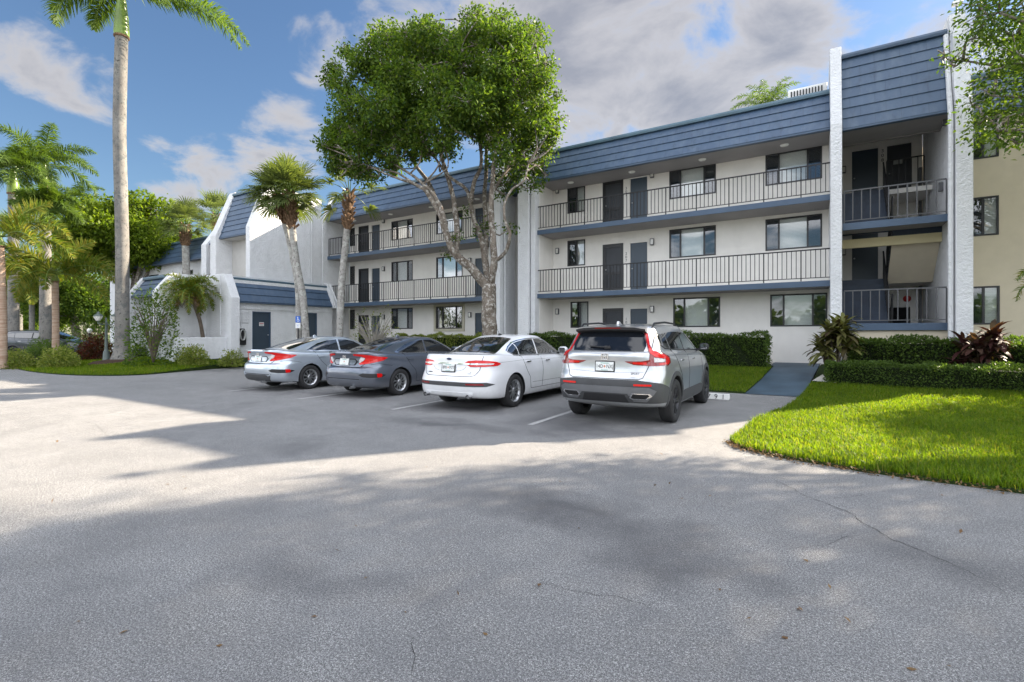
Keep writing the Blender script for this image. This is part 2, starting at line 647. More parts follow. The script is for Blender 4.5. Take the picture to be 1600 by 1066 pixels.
def wall_lamp(parent, x, y, z, axis='y'):
    m = MB()
    s = (lambda a, b, c, d, e, f, mi: m.box(x + a, x + b, y + c, y + d, z + e, z + f, mi)) if axis == 'y' else (lambda a, b, c, d, e, f, mi: m.box(x + c, x + d, y + a, y + b, z + e, z + f, mi))
    s(-.07, .07, -.10, -.001, .10, .13, 0); s(-.07, .07, -.10, -.001, -.13, -.10, 0); s(-.075, -.06, -.10, -.001, -.10, .10, 0)
    s(.06, .075, -.10, -.001, -.10, .10, 0); s(-.055, .055, -.09, -.005, -.10, .10, 1)
    return m.build('wall_lamp', [M['rail_grey'], M['lamp_glass']], parent, world=True)


def pipe(parent, pts, r=.04, mat=None):
    m = MB(); m.tube(pts, r, 8)
    return m.build('downpipe', mat or M['stucco'], parent, smooth=40, world=True)


apt = thing('apartment_building', 'long three storey white apartment building with blue tiled mansard and black railed galleries', 'apartment building', (-10, 20, .2))
ZB = -.3

# right block wall
cols = [(-9.24, -8.40, 2), (-4.83, -3.11, 3), (-1.45, .27, 3)]
ops, wins, doors = [], [], []
for fl, (zt, zb) in enumerate(((2.88, 1.74), (5.58, 4.45), (7.9, 6.78))):
    for (a, b, k) in cols:
        if fl == 0: a, b = a + .15, b + .15
        ops.append((a, b, zb, zt)); wins.append((a, b, zb, zt, k, fl))
for fl, zf in enumerate((F1, F2, F3)):
    zt = (2.55, 5.25, 7.9)[fl]
    for (a, b, s) in ((-7.6, -6.7, True), (-6.45, -5.66, False)):
        ops.append((a, b, zf + .01, zt)); doors.append((a, b, zf + .01, zt, s))
m = MB()
wall_with_openings(m, -9.95, .55, ZB, 8.3, VW, ops)
m.box(-9.95, .55, VW + .5, 27, ZB, 8.9)
m.box(-10.0, -9.95, VR + .1, 27, ZB, 8.3)
m.build('wall', M['wall'], apt, world=True, normals=False)
for (a, b, c, d, k, fl) in wins:
    window(apt, a, b, c, d, VW, k)
for (a, b, c, d, s) in doors:
    door(apt, a, b, c, d, VW, M['door_dark'] if s else M['door_blue'], s)
for zf in (F1, F2, F3):
    wall_lamp(apt, -5.5, VW, zf + 2.0)
    wall_lamp(apt, -9.72, VW, zf + 2.0)

# left block wall
ops, wins, doors = [], [], []
for fl, (zt, zb) in enumerate(((2.88, 1.74), (5.45, 4.35), (7.7, 6.65))):
    for (a, b) in ((-19.97, -18.39), (-16.75, -15.03)):
        ops.append((a, b, zb, zt)); wins.append((a, b, zb, zt, 3, fl))
    zf = (F1, F2, F3)[fl]
    ops.append((-23.35, -22.95, zb, zt)); wins.append((-23.35, -22.95, zb, zt, 2, fl))
    for (a, b, s) in ((-22.62, -21.79, True), (-21.58, -20.84, False), (-14.31, -13.5, False), (-13.3, -12.5, True)):
        ops.append((a, b, zf + .01, zf + 2.08 if fl < 2 else 7.72)); doors.append((a, b, zf + .01, zf + 2.08 if fl < 2 else 7.72, s))
m = MB()
wall_with_openings(m, -23.4, -12.2, ZB, 8.3, VW, ops)
m.box(-23.4, -12.2, VW + .5, 27, ZB, 8.9)
m.build('wall', M['wall'], apt, world=True, normals=False)
for (a, b, c, d, k, fl) in wins:
    cream = (fl == 0 and a == -16.75)
    window(apt, a, b, c, d, VW, k, look='dark' if cream else 'blind')
    if cream:
        t = MB()
        for q in ((a - .14, a - .003, c - .14, d + .14), (b + .003, b + .14, c - .14, d + .14), (a - .003, b + .003, d + .003, d + .14), (a - .003, b + .003, c - .14, c - .003)):
            t.box(q[0], q[1], VW - .05, VW - .002, q[2], q[3])
        t.build('window_surround', M['frame_cream'], apt, world=True, bevel=.01)
for (a, b, c, d, s) in doors: door(apt, a, b, c, d, VW, M['door_dark'] if s else M['door_blue'], s)
for zf in (F1, F2, F3):
    wall_lamp(apt, -20.55, VW, zf + 1.95); wall_lamp(apt, -14.55, VW, zf + 1.95)

# recess between the blocks
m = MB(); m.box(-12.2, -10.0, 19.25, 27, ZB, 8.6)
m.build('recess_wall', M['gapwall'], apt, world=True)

# galleries
for (a, b) in ((-10.05, .5), (-23.55, -12.15)):
    for zf in (F2, F3):
        g = MB()
        g.box(a, b, VR - .02, VW - .002, zf - .17, zf - .012, 0)
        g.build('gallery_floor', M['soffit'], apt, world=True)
        g = MB(); g.box(a, b, VR - .07, VR - .022, zf - .19, zf, 0)
        g.build('gallery_fascia', M['trim_blue'], apt, world=True, bevel=.006)
        g = MB(); g.box(a, b, VR - .03, VW - .004, zf - .010, zf + .006, 0)
        g.build('gallery_topping', M['white_paint'], apt, world=True)
        railing(apt, a + .06, b - .02, VR, zf, M['rail'])
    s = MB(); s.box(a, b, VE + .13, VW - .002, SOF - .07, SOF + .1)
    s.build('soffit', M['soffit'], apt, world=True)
    for i in range(4):
        xx = a + (b - a) * (i + .5) / 4
        q = MB(); q.lathe([(.0, -.05), (.10, -.045), (.13, -.02), (.14, 0.0)], (xx, 19.0, SOF - .072), 16)
        q.build('ceiling_lamp', M['lamp_glass'], apt, smooth=40, world=True)
mansard(apt, -23.5, -12.2, VE, 7.9, 18.85, 9.2, 4)
mansard(apt, -12.2, -10.75, VE + .25, 7.75, 18.95, 9.1, 4)
mansard(apt, -10.2, .46, VE, 7.9, 18.85, 9.2, 4)
r = MB(); r.box(-23.5, .5, 19.3, 27, 9.0, 9.12)
r.build('flat_roof', M['concrete'], apt, world=True)

# white fins between the blocks
def fin_prof(v0, vt, zt, zk=7.75, back=19.9): return [(v0, ZB), (v0, zk), (vt, zt), (back, zt), (back, ZB)]
fin(apt, -12.2, -11.65, fin_prof(18.0, 18.75, 9.35))
fin(apt, -10.75, -10.22, fin_prof(18.0, 18.75, 9.45))
fin(apt, -10.18, -9.97, fin_prof(18.12, 18.78, 9.40))
fin(apt, .46, .76, fin_prof(17.95, 18.5, 10.5, 7.9))
fin(apt, 3.36, 3.72, fin_prof(17.9, 18.78, 10.75, 7.7))
fin(apt, -23.86, -23.55, fin_prof(18.02, 18.78, 9.4))
pipe(apt, [(-11.58, 18.3, .3), (-11.58, 18.3, 7.7), (-11.58, 18.75, 8.6)])
pipe(apt, [(3.27, 18.02, .6), (3.27, 18.02, 7.5), (3.27, 18.62, 10.1)], .06)

# ------------------------------------------------------------------ stair bay
X0, X1 = .78, 3.34
LA, LB, H2, H3 = 1.79, 4.87, 3.35, 6.38        # half landings and hall floors
m = MB()
ops = [(1.22, 2.11, H2, H2 + 2.05), (1.22, 2.11, H3, H3 + 2.05), (2.28, 3.08, H3, H3 + 2.05), (2.2, 3.0, .48, 2.45)]
wall_with_openings(m, X0, X1, ZB, 10.0, 22.6, ops)
m.box(X0, X1, 23.0, 27, ZB, 9.9)
m.build('stair_wall', M['wall'], apt, world=True, normals=False)
m = MB(); m.box(3.345, 3.355, 18.2, 22.6, ZB, 10.0)
m.build('stair_wall', M['stucco'], apt, world=True)
m = MB(); m.box(.765, .775, 19.8, 22.6, ZB, 10.0)
m.build('stair_wall', M['wall'], apt, world=True)
for z in (H2, H3): door(apt, 1.22, 2.11, z, z + 2.05, 22.6, M['door_blue'])
dd = door(apt, 2.28, 3.08, H3, H3 + 2.05, 22.6, M['door_dark'])
q = MB(); q.box(2.5, 2.78, 22.6 + .03, 22.6 + .045, H3 + 1.3, H3 + 1.48)
q.build('door_sign', M['metal'], dd, world=True)
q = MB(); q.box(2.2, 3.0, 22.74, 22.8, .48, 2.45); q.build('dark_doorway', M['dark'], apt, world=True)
for z in (LA, LB):
    g = MB(); g.box(X0, X1, 18.3, 19.5, z - .12, z)
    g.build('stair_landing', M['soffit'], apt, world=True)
    g = MB(); g.box(X0, X1, 18.24, 18.298, z - .20, z + .01)
    g.build('landing_fascia', M['trim_blue'], apt, world=True, bevel=.006)
    railing(apt, X0 + .05, X1 - .1, 18.34, z, M['rail_grey'], 1.02, .215, 7, .013)
g = MB(); g.box(X0, X1, 19.5, 19.62, LB - .58, LB - .30)
g.build('landing_beam', M['cream'], apt, world=True)
g = MB(); g.box(X0, X1, 18.35, 18.5, ZB, LA - .2)
g.build('landing_wall', M['beige'], apt, world=True)
for z in (H2, H3):
    g = MB(); g.box(2.12, X1, 20.9, 22.6, z - .16, z); g.box(X0, 2.12, 20.9, 22.6, z - .16, z)
    g.build('hall_floor', M['wall'], apt, world=True)
    railing(apt, 2.15, X1 - .2, 20.95, z, M['rail'], 1.0, .16, 9, .012)


def flight(xa, xb, ya, za, yb, zb, mat, under):
    n = 8
    g = MB()
    pts = []
    for i in range(n):
        y0, y1 = ya + (yb - ya) * i / n, ya + (yb - ya) * (i + 1) / n
        z = za + (zb - za) * (i + 1) / n
        pts += [(y0, z), (y1, z)]
    low = [(yb, zb - .30), (ya, za - .16)]
    g.prism([(ya, za)] + pts + low, xa, xb, 'x')
    o = g.build('stair_flight', mat, apt, world=True)
    g = MB()
    g.add([(xa, ya, za - .165), (xb, ya, za - .165), (xb, yb, zb - .305), (xa, yb, zb - .305)], [(0, 1, 2, 3)])
    g.build('flight_underside', under, o, world=True, normals=False)
    g = MB()
    xr = xa if xa > 2 else xb
    g.bar((xr, ya, za + .95), (xr, yb, zb + .95), .02); g.bar((xr, ya, za + .2), (xr, yb, zb + .2), .014)
    for i in range(0, n + 1):
        y, z = ya + (yb - ya) * i / n, za + (zb - za) * i / n
        g.bar((xr, y, z + .02), (xr, y, z + .95), .012)
    g.build('stair_rail', M['rail'], o, world=True, normals=False)


flight(X0, 2.05, 19.5, LA, 20.9, H2, M['stair_blue'], M['soffit'])
flight(X0, 2.05, 19.5, LB, 20.9, H3, M['stair_blue'], M['soffit'])
flight(2.15, X1, 20.9, H2, 19.5, LB, M['stair_blue'], M['beige'])
flight(2.15, X1, 20.9, F1, 19.5, LA, M['stair_blue'], M['beige'])
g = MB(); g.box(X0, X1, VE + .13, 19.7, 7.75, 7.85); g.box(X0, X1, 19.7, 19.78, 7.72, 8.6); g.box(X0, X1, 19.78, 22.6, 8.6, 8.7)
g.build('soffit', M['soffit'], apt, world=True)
mansard(apt, X0 - .01, 3.30, VE, 7.78, 18.66, 10.12, 7, cap_mat=M['trim_blue'])
for z in (LB + 1.05, H3 + 1.35): wall_lamp(apt, 3.345, 19.4 if z < 7 else 18.9, z, 'x')
for z in (H2 + 1.25, H3 + 1.35): wall_lamp(apt, 1.0, 22.6, z)
q = MB(); q.lathe([(.0, -.07), (.05, -.068), (.11, -.03), (.12, 0), (.12, .02)], (2.9, 22.55, 2.75), 18, 'y')
q.build('fire_bell', M['red'], apt, smooth=40, world=True)
q = MB(); q.box(3.22, 3.30, 22.45, 22.59, .5, 7.4); q.build('conduit', M['rail_grey'], apt, world=True)
r = MB(); r.box(.5, 3.7, 19.1, 27, 9.9, 10.05); r.build('flat_roof', M['concrete'], apt, world=True)

# beige end block
ops = [(3.95, 4.66, 6.70, 7.85), (3.95, 4.66, 4.40, 5.56), (3.95, 4.68, 1.76, 2.9)]
m = MB()
wall_with_openings(m, 3.72, 5.25, ZB, 8.6, VW, ops)
m.box(3.72, 5.25, VW + .5, 27, ZB, 8.9)
m.box(5.24, 5.25, VW, VW + .5, ZB, 8.6)
m.build('beige_wall', M['beige'], apt, world=True, normals=False)
for (a, b, c, d) in ops: window(apt, a, b, c, d, VW, 2, look='blind')
mansard(apt, 3.72, 5.25, 19.35, 7.95, 20.05, 9.2, 4)
g = MB(); g.box(3.72, 5.25, 19.42, VW - .003, 7.96, 8.05); g.build('soffit', M['soffit'], apt, world=True)

# things on the roof
ac = thing('air_conditioner', 'white louvred air conditioner standing on the flat roof beside the stair tower', 'air conditioner', (.0, 20.3, 9.12))
m = MB(); m.box(-.75, .42, -.45, .45, 0, .95)
m.build('cabinet', M['white_paint'], ac, bevel=.04)
m = MB()
for i in range(11): m.box(-.66 + i * .09, -.62 + i * .09, -.475, -.452, .25, .86)
m.build('louvre', M['black_plastic'], ac)
fl = thing('flood_light', 'small flood light on top of the right fin of the stair tower', 'flood light', (3.55, 18.85, 10.75))
m = MB(); m.tube([(0, 0, 0), (0, 0, .22)], .02, 8); m.build('bracket', M['rail_grey'], fl)
m = MB(); m.obox((0, -.06, .27), (.12, 0, 0), (0, .06, -.02), (0, .012, .045)); m.build('lamp_head', M['metal'], fl, bevel=.01)
m = MB(); m.obox((0, -.128, .293), (.10, 0, 0), (0, .004, -.001), (0, .010, .036)); m.build('lens', M['lamp_glass'], fl)

# ------------------------------------------------------------------ the left wing: gable wall, second tower
wing = thing('apartment_wing', 'white stucco wing with blue mansard tower and big blank sunlit gable wall behind the palms', 'apartment building', (-28, 18, .4))
m = MB()
m.prism([(13.85, ZB), (13.85, 6.8), (14.7, 9.05), (18.0, 9.05), (18.0, ZB)], -23.98, -23.62, 'x')
m.build('gable_wall', M['stucco'], wing, world=True, bevel=.03)
fin(wing, -27.1, -26.55, [(13.75, ZB), (13.75, 6.6), (14.75, 9.1), (18, 9.1), (18, ZB)])
mansard(wing, -26.55, -23.98, 13.95, 6.5, 14.72, 8.85, 8)
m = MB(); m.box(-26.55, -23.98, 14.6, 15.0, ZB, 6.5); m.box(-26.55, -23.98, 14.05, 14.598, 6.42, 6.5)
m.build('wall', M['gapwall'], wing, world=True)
m = MB(); m.box(-26.6, -23.9, 14.9, 18, 8.7, 8.85); m.build('flat_roof', M['concrete'], wing, world=True)
m = MB(); m.box(-24.75, -24.3, 15.4, 15.85, 8.85, 10.0); m.build('roof_vent', M['cap_teal'], wing, world=True, bevel=.02)
m = MB(); m.box(-24.1, -23.72, 15.6, 15.61, 4.4, 4.41)
pipe(wing, [(-23.56, 17.3, 4.3), (-23.56, 17.3, 9.0)], .025)
# galleries to the left of the tower
mansard(wing, -30.2, -27.1, 15.3, 6.75, 15.95, 7.9, 4)
m = MB()
ops = [(-29.6, -28.9, 4.4, 6.4), (-28.5, -27.6, 5.0, 6.2)]
wall_with_openings(m, -30.2, -27.1, ZB, 6.8, 17.0, ops)
m.build('wall', M['wall'], wing, world=True, normals=False)
door(wing, -29.6, -28.9, 4.4, 6.4, 17.0, M['door_blue']); window(wing, -28.5, -27.6, 5.0, 6.2, 17.0, 2)
m = MB(); m.box(-30.2, -27.1, 15.4, 16.99, 4.1, 4.25); m.box(-30.2, -27.1, 15.4, 16.99, 6.72, 6.8); m.build('gallery_floor', M['soffit'], wing, world=True)
railing(wing, -30.1, -27.15, 15.5, 4.25, M['rail'])
fin(wing, -30.75, -30.2, [(15.1, ZB), (15.1, 6.7), (16.1, 8.2), (18, 8.2), (18, ZB)])
m = MB()
ops = [(-34, -32.6, 4.7, 5.9), (-38, -36.5, 4.7, 5.9), (-34, -32.6, 1.6, 2.8), (-38, -36.5, 1.6, 2.8), (-43, -41.5, 4.7, 5.9), (-43, -41.5, 1.6, 2.8)]
wall_with_openings(m, -50, -30.75, ZB, 6.6, 17.4, ops); m.box(-50, -30.75, 17.9, 24, ZB, 7.5)
m.build('wall', M['stucco'], wing, world=True, normals=False)
for q in ops: window(wing, *q, 17.4, 3)
mansard(wing, -50, -30.75, 16.9, 6.5, 17.5, 7.9, 4)

# ------------------------------------------------------------------ low store building with blue mansard and blue doors
store = thing('storage_building', 'low white stucco storage building with blue mansard edge and blue doors beside the palms', 'storage building', (-24.5, 15, .4))
GX = -23.0
fr_x = lambda s, o, z: (GX + .15 - o, s, z)                      # faces +x
m = MB()
dops = [(13.61, 14.55, .47, 2.56), (16.35, 17.22, .47, 2.6)]
wall_with_openings(m, 12.75, 18.2, ZB, 3.05, GX, dops, .14, 0, 'x')
m.box(-24.7, GX - .3, 12.75, 18.2, ZB, 4.2)
m.build('wall', M['stucco'], store, world=True, normals=False)
for i, (a, b, c, d) in enumerate(dops):
    q = MB(); q.box(GX - .10, GX - .06, a + .04, b - .04, c, d - .04)
    o = q.build('door', M['door_blue'], store, world=True, bevel=.004)
    q = MB(); q.box(GX - .1, GX + .01, a, a + .04, c, d); q.box(GX - .1, GX + .01, b - .04, b, c, d); q.box(GX - .1, GX + .01, a + .04, b - .04, d - .04, d)
    q.build('door_frame', M['trim_blue'], o, world=True)
    q = MB(); q.lathe([(0, .06), (.03, .05), (.03, .03), (.012, 0)], (GX - .06, b - .12, c + .95), 12, 'x'); q.build('handle', M['metal'], o, smooth=True, world=True)
    if i == 0:
        q = MB(); q.box(GX - .058, GX - .05, a + .38, a + .62, 1.86, 2.04, 0); q.box(GX - .049, GX - .046, a + .40, a + .60, 1.965, 2.0, 1)
        q.box(GX - .049, GX - .046, a + .42, a + .58, 1.90, 1.925, 2)
        q.build('door_sign', [M['white_paint'], M['red'], M['text_dark']], o, world=True)
q = MB()
q.box(GX + .001, GX + .03, 12.98, 13.42, 2.0, 2.58)
for i in range(8): q.box(GX + .03, GX + .045, 13.0, 13.40, 2.03 + i * .068, 2.07 + i * .068)
q.build('louvre_vent', M['stucco'], store, world=True)
q = MB(); q.box(GX + .002, GX + .06, 12.75, 18.2, 2.66, 2.74); q.build('wall_band', M['stucco'], store, world=True)
mansard(store, 12.85, 18.1, 0.0, 3.0, .55, 4.05, 3, fr_x)
m = MB(); m.prism([(-24.85, ZB), (-24.85, 4.28), (-23.35, 4.28), (-22.72, 3.15), (-22.72, ZB)], 12.45, 12.85, 'y')
m.build('end_wall', M['stucco'], store, world=True, bevel=.012)
m = MB(); m.prism([(-24.0, 2.9), (-24.0, 4.32), (-23.3, 4.32), (-22.72, 3.1), (-22.72, 2.9)], 18.1, 18.4, 'y')
m.build('end_wall', M['stucco'], store, world=True, bevel=.012)
pipe(store, [(-22.66, 18.3, .4), (-22.66, 18.3, 2.9), (-22.6, 18.25, 3.2), (-23.2, 18.25, 4.2)], .045)
pipe(store, [(-23.6, 12.43, 1.4), (-23.6, 12.43, 4.2)], .02)
q = MB(); q.box(-23.72, -23.6, 12.32, 12.44, 3.35, 3.42); q.build('wall_light', M['rail_grey'], store, world=True)
# the part that steps forward on the left
m = MB(); m.prism([(10.3, ZB), (10.3, 3.4), (10.95, 4.24), (12.45, 4.24), (12.45, ZB)], -25.15, -24.85, 'x')
m.build('side_wall', M['stucco'], store, world=True, bevel=.012)
mansard(store, -27.6, -25.15, 10.45, 3.25, 11.0, 4.05, 3)
m = MB(); m.box(-27.6, -25.15, 11.0, 12.4, ZB, 3.3); m.box(-27.6, -25.15, 11.0, 12.4, 3.3, 4.0)
m.build('wall', M['stucco'], store, world=True)
m = MB(); m.prism([(10.3, ZB), (10.3, 3.3), (10.95, 4.2), (12.4, 4.2), (12.4, ZB)], -27.9, -27.6, 'x')
m.build('side_wall', M['stucco'], store, world=True, bevel=.012)
m = MB(); m.box(-26.6, -25.8, 10.9, 10.998, .4, 2.5); m.build('door', M['door_blue'], store, world=True, bevel=.004)
m = MB(); m.box(-27.6, -24.9, 11.2, 12.4, 4.1, 4.2); m.box(-27.6, GX - .6, 12.86, 18.1, 4.1, 4.2); m.build('flat_roof', M['concrete'], store, world=True)

pw = thing('planter_wall', 'low white stucco planter wall with sloping end in front of the storage building', 'wall', (-23.8, 11.5, .3))
m = MB(); m.prism([(10.0, ZB), (10.36, 1.32), (12.44, 1.32), (12.44, ZB)], -23.28, -23.04, 'x')
m.build('front_wall', M['stucco'], pw, world=True, bevel=.025)
m = MB(); m.box(-24.84, -23.29, 10.5, 10.7, ZB, 1.30); m.build('return_wall', M['stucco'], pw, world=True, bevel=.02)
m = MB(); m.box(-24.84, -23.29, 10.7, 12.44, ZB, 1.15); m.build('soil', simple('planter_soil', (.06, .045, .03), .95, bump=.5), pw, world=True)
# ------------------------------------------------------------------ ground
def slab_z(x, y):
    """height of the planted ground: rises gently from the parking to the buildings"""
    if x < -19.5:
        return .03 + .37 * sstep(6.6, 12.2, y) * sstep(-19.5, -24, x) + .42 * sstep(12.5, 18.5, y) * (1 - sstep(-19.5, -24, x))
    return .03 + .44 * max(0, min(1, (y - 13.3) / 5.2))


def asphalt_mat():
    m, nt, b = new_mat('aged_asphalt')
    co = N(nt, 'ShaderNodeTexCoord').outputs['Object']
    big = noise(nt, co, .16, 5, .55, .3)
    mid = noise(nt, co, .9, 5, .6)
    c = mixc(nt, ramp(nt, big, [(.35, 0), (.68, 1)]), (.45, .45, .45), (.58, .575, .565))
    c = mixc(nt, ramp(nt, mid, [(.38, .4), (.62, 0)]), c, (.27, .265, .26))
    # stone speckle
    vo = N(nt, 'ShaderNodeTexVoronoi'); vo.inputs['Scale'].default_value = 190; L(nt, co, vo.inputs['Vector'])
    sp = noise(nt, co, 330, 3, .7)
    c = mixc(nt, ramp(nt, sp, [(.44, 1.0), (.53, 0)]), c, (.04, .04, .041))
    hs = N(nt, 'ShaderNodeSeparateColor'); L(nt, vo.outputs['Color'], hs.inputs[0])
    c = mixc(nt, ramp(nt, hs.outputs[0], [(.72, 0), (.96, .62)]), c, (.68, .67, .65))
    c = mixc(nt, ramp(nt, noise(nt, co, 130, 3, .75), [(.42, .85), (.50, 0)]), c, (.06, .06, .062))
    c = mixc(nt, ramp(nt, noise(nt, co, 3.2, 6, .68, .4), [(.36, .34), (.56, 0)]), c, (.18, .182, .19))
    c = mixc(nt, ramp(nt, noise(nt, co, 75, 4, .7), [(.42, .7), (.52, 0)]), c, (.10, .098, .096))
    # old drips and wear: soft darker patches
    st = noise(nt, co, .42, 3, .5, .6)
    c = mixc(nt, ramp(nt, st, [(.58, 0), (.74, .6)]), c, (.11, .11, .115))
    # old oil and drip stains where cars stand and turn
    wn = N(nt, 'ShaderNodeTexNoise'); wn.inputs['Scale'].default_value = 1.6; wn.inputs['Detail'].default_value = 5; L(nt, co, wn.inputs['Vector'])
    sv = N(nt, 'ShaderNodeVectorMath', operation='SCALE'); sv.inputs['Scale'].default_value = 1.5; L(nt, wn.outputs['Color'], sv.inputs[0])
    sa_ = N(nt, 'ShaderNodeVectorMath', operation='ADD'); L(nt, co, sa_.inputs[0]); L(nt, sv.outputs[0], sa_.inputs[1])
    for (x, y, rx, ry, k) in ((-1.75, 3.7, 1.5, .5, .75), (-.8, 3.3, .8, .35, .6), (-6.1, 7.8, 1.5, .8, .8), (-9.4, 8.0, 1.5, .8, .75), (-3.2, 7.2, 1.7, .8, .8), (-12.5, 7.6, 1.4, .7, .7), (-5.2, 6.3, 1.9, .4, .7), (.6, 4.2, 1.0, .4, .4), (-2.6, 2.0, 1.2, .35, .4)):
        mp_ = N(nt, 'ShaderNodeMapping'); mp_.vector_type = 'POINT'
        mp_.inputs['Location'].default_value = (-(x + .75) / rx, -(y + .75) / ry, 0); mp_.inputs['Scale'].default_value = (1 / rx, 1 / ry, 0)
        L(nt, sa_.outputs[0], mp_.inputs['Vector'])
        ln_ = N(nt, 'ShaderNodeVectorMath', operation='LENGTH'); L(nt, mp_.outputs[0], ln_.inputs[0])
        c = mixc(nt, ramp(nt, ln_.outputs['Value'], [(.10, k), (1.0, 0)]), c, (.075, .075, .08))
    L(nt, c, b.inputs['Base Color'])
    b.inputs['Roughness'].default_value = .88
    b.inputs['Specular IOR Level'].default_value = .3
    bp = N(nt, 'ShaderNodeBump'); bp.inputs['Strength'].default_value = .55; bp.inputs['Distance'].default_value = .012
    L(nt, sp, bp.inputs['Height']); L(nt, bp.outputs[0], b.inputs['Normal'])
    return m


def soil_mat(name, a, b_, scale=8, bump=.4):
    m, nt, b = new_mat(name)
    co = N(nt, 'ShaderNodeTexCoord').outputs['Object']
    c = mixc(nt, ramp(nt, noise(nt, co, scale, 6, .65), [(.35, 0), (.65, 1)]), a, b_)
    c = mixc(nt, ramp(nt, noise(nt, co, scale * 9, 4, .7), [(.4, .6), (.6, 0)]), c, [x * .5 for x in a])
    L(nt, c, b.inputs['Base Color']); b.inputs['Roughness'].default_value = .95
    b.inputs['Specular IOR Level'].default_value = .15
    bp = N(nt, 'ShaderNodeBump'); bp.inputs['Strength'].default_value = bump
    L(nt, noise(nt, co, scale * 6, 4), bp.inputs['Height']); L(nt, bp.outputs[0], b.inputs['Normal'])
    return m


M['asphalt'] = asphalt_mat()
M['lawn'] = soil_mat('turf_soil', (.018, .034, .008), (.035, .055, .014), 5)
M['far_ground'] = soil_mat('far_grass', (.05, .075, .025), (.08, .10, .035), .2)
M['mulch'] = soil_mat('bark_mulch', (.045, .03, .022), (.10, .065, .045), 22, .9)

g = MB(); g.add([(-700, -700, -.06), (700, -700, -.06), (700, 700, -.06), (-700, 700, -.06)], [(0, 1, 2, 3)])
tag(g.build('ground', M['far_ground'], normals=False), 'flat grassy ground around the buildings', 'ground', kind='structure')
g = MB()
g.add([(-90, -60, 0), (40, -60, 0), (40, 13.7, 0), (-90, 13.7, 0)], [(0, 1, 2, 3)])
tag(g.build('parking_lot', M['asphalt'], normals=False), 'pale aged asphalt of the parking lot and drive', 'parking lot', kind='structure')


def inside(poly, x, y):
    c = False
    for i in range(len(poly)):
        (x0, y0), (x1, y1) = poly[i - 1], poly[i]
        if (y0 > y) != (y1 > y) and x < (x1 - x0) * (y - y0) / (y1 - y0) + x0: c = not c
    return c


def smooth_poly(pts, it=2):
    for _ in range(it):
        q = []
        for i in range(len(pts)):
            a, b = pts[i], pts[(i + 1) % len(pts)]
            q += [(a[0] * .75 + b[0] * .25, a[1] * .75 + b[1] * .25), (a[0] * .25 + b[0] * .75, a[1] * .25 + b[1] * .75)]
        pts = q
    return pts


LAWN_R = [(-.98, 7.35), (-.9, 8.2), (-.82, 9.07), (-.6, 10.3), (-.35, 12), (-.23, 13.4), (.0, 15.5), (.25, 19.4), (14, 19.4), (14, 8.0), (8, 6.9), (4, 6.45), (1.7, 6.4), (.5, 6.5), (-.3, 6.72), (-.8, 7.0)]
LAWN_C = [(-19.6, 13.4), (-1.43, 13.4), (-1.25, 15.5), (-1.1, 18.2), (-19.6, 18.2)]
ISLAND = smooth_poly([(-19.6, 13.2), (-21.9, 12.3), (-21.0, 9.6), (-20.3, 7.7), (-22.5, 6.6), (-26, 6.45), (-29.3, 6.8), (-30.6, 8.0), (-31, 11), (-31, 17), (-19.6, 18.0)], 2)


def lawn(name, poly, label, step=.5):
    """turf sheet that follows the slope, with a soil edge at its rim"""
    bm = bmesh.new()
    f = bm.faces.new([bm.verts.new((x, y, 0)) for (x, y) in poly])
    for ax in (0, 1):
        lo, hi = min(p[ax] for p in poly), max(p[ax] for p in poly)
        t = lo + step
        while t < hi:
            n = (1, 0, 0) if ax == 0 else (0, 1, 0)
            co = (t, 0, 0) if ax == 0 else (0, t, 0)
            bmesh.ops.bisect_plane(bm, geom=list(bm.verts) + list(bm.edges) + list(bm.faces), plane_co=co, plane_no=n)
            t += step
    for v in bm.verts: v.co.z = slab_z(v.co.x, v.co.y)
    be = [e for e in bm.edges if e.is_boundary]
    r = bmesh.ops.extrude_edge_only(bm, edges=be)
    for v in r['geom']:
        if isinstance(v, bmesh.types.BMVert): v.co.z = -.04
    me = bpy.data.meshes.new(name); bm.to_mesh(me); bm.free()
    me.materials.append(M['lawn'])
    o = bpy.data.objects.new(name, me); COL.objects.link(o)
    return tag(o, label, 'lawn', kind='structure')


lawn('lawn', LAWN_R, 'turf of the lawn right of the blue walkway')
lawn('lawn', LAWN_C, 'turf strip between the parked cars and the building')
lawn('lawn', ISLAND, 'turf of the palm island left of the parked cars')

# blue painted walkway ramp
g = MB()
ny = 12
vs = []
for i in range(ny + 1):
    y = 13.35 + (VW - 13.35) * i / ny
    t = (y - 13.4) / 6
    z = .012 + .46 * max(0, min(1, (y - 13.4) / 5.4))
    vs += [(-1.46 + .30 * t, y, z), (-.20 + .42 * t, y, z)]
g.add(vs, [(2 * i, 2 * i + 1, 2 * i + 3, 2 * i + 2) for i in range(ny)])
tag(g.build('walkway', M['ramp_blue'], normals=False), 'blue painted walkway ramp up to the building', 'walkway', kind='structure')
g = MB(); g.box(-23.5, -1.17, 18.25, VW, -.1, F1); g.box(-1.17, X0, 19.0, VW, -.1, F1 - .006)
tag(g.build('gallery_walk', M['concrete']), 'raised concrete walk along the ground floor', 'walk', kind='structure')
g = MB()
g.add([(-.02, 15.3, .24), (.5, 15.0, .24), (.75, 15.8, .29), (.25, 16.6, .34)], [(0, 1, 2, 3)])
tag(g.build('gravel_bed', M['concrete'], normals=False), 'small patch of white stones beside the blue walkway', 'gravel', kind='structure')

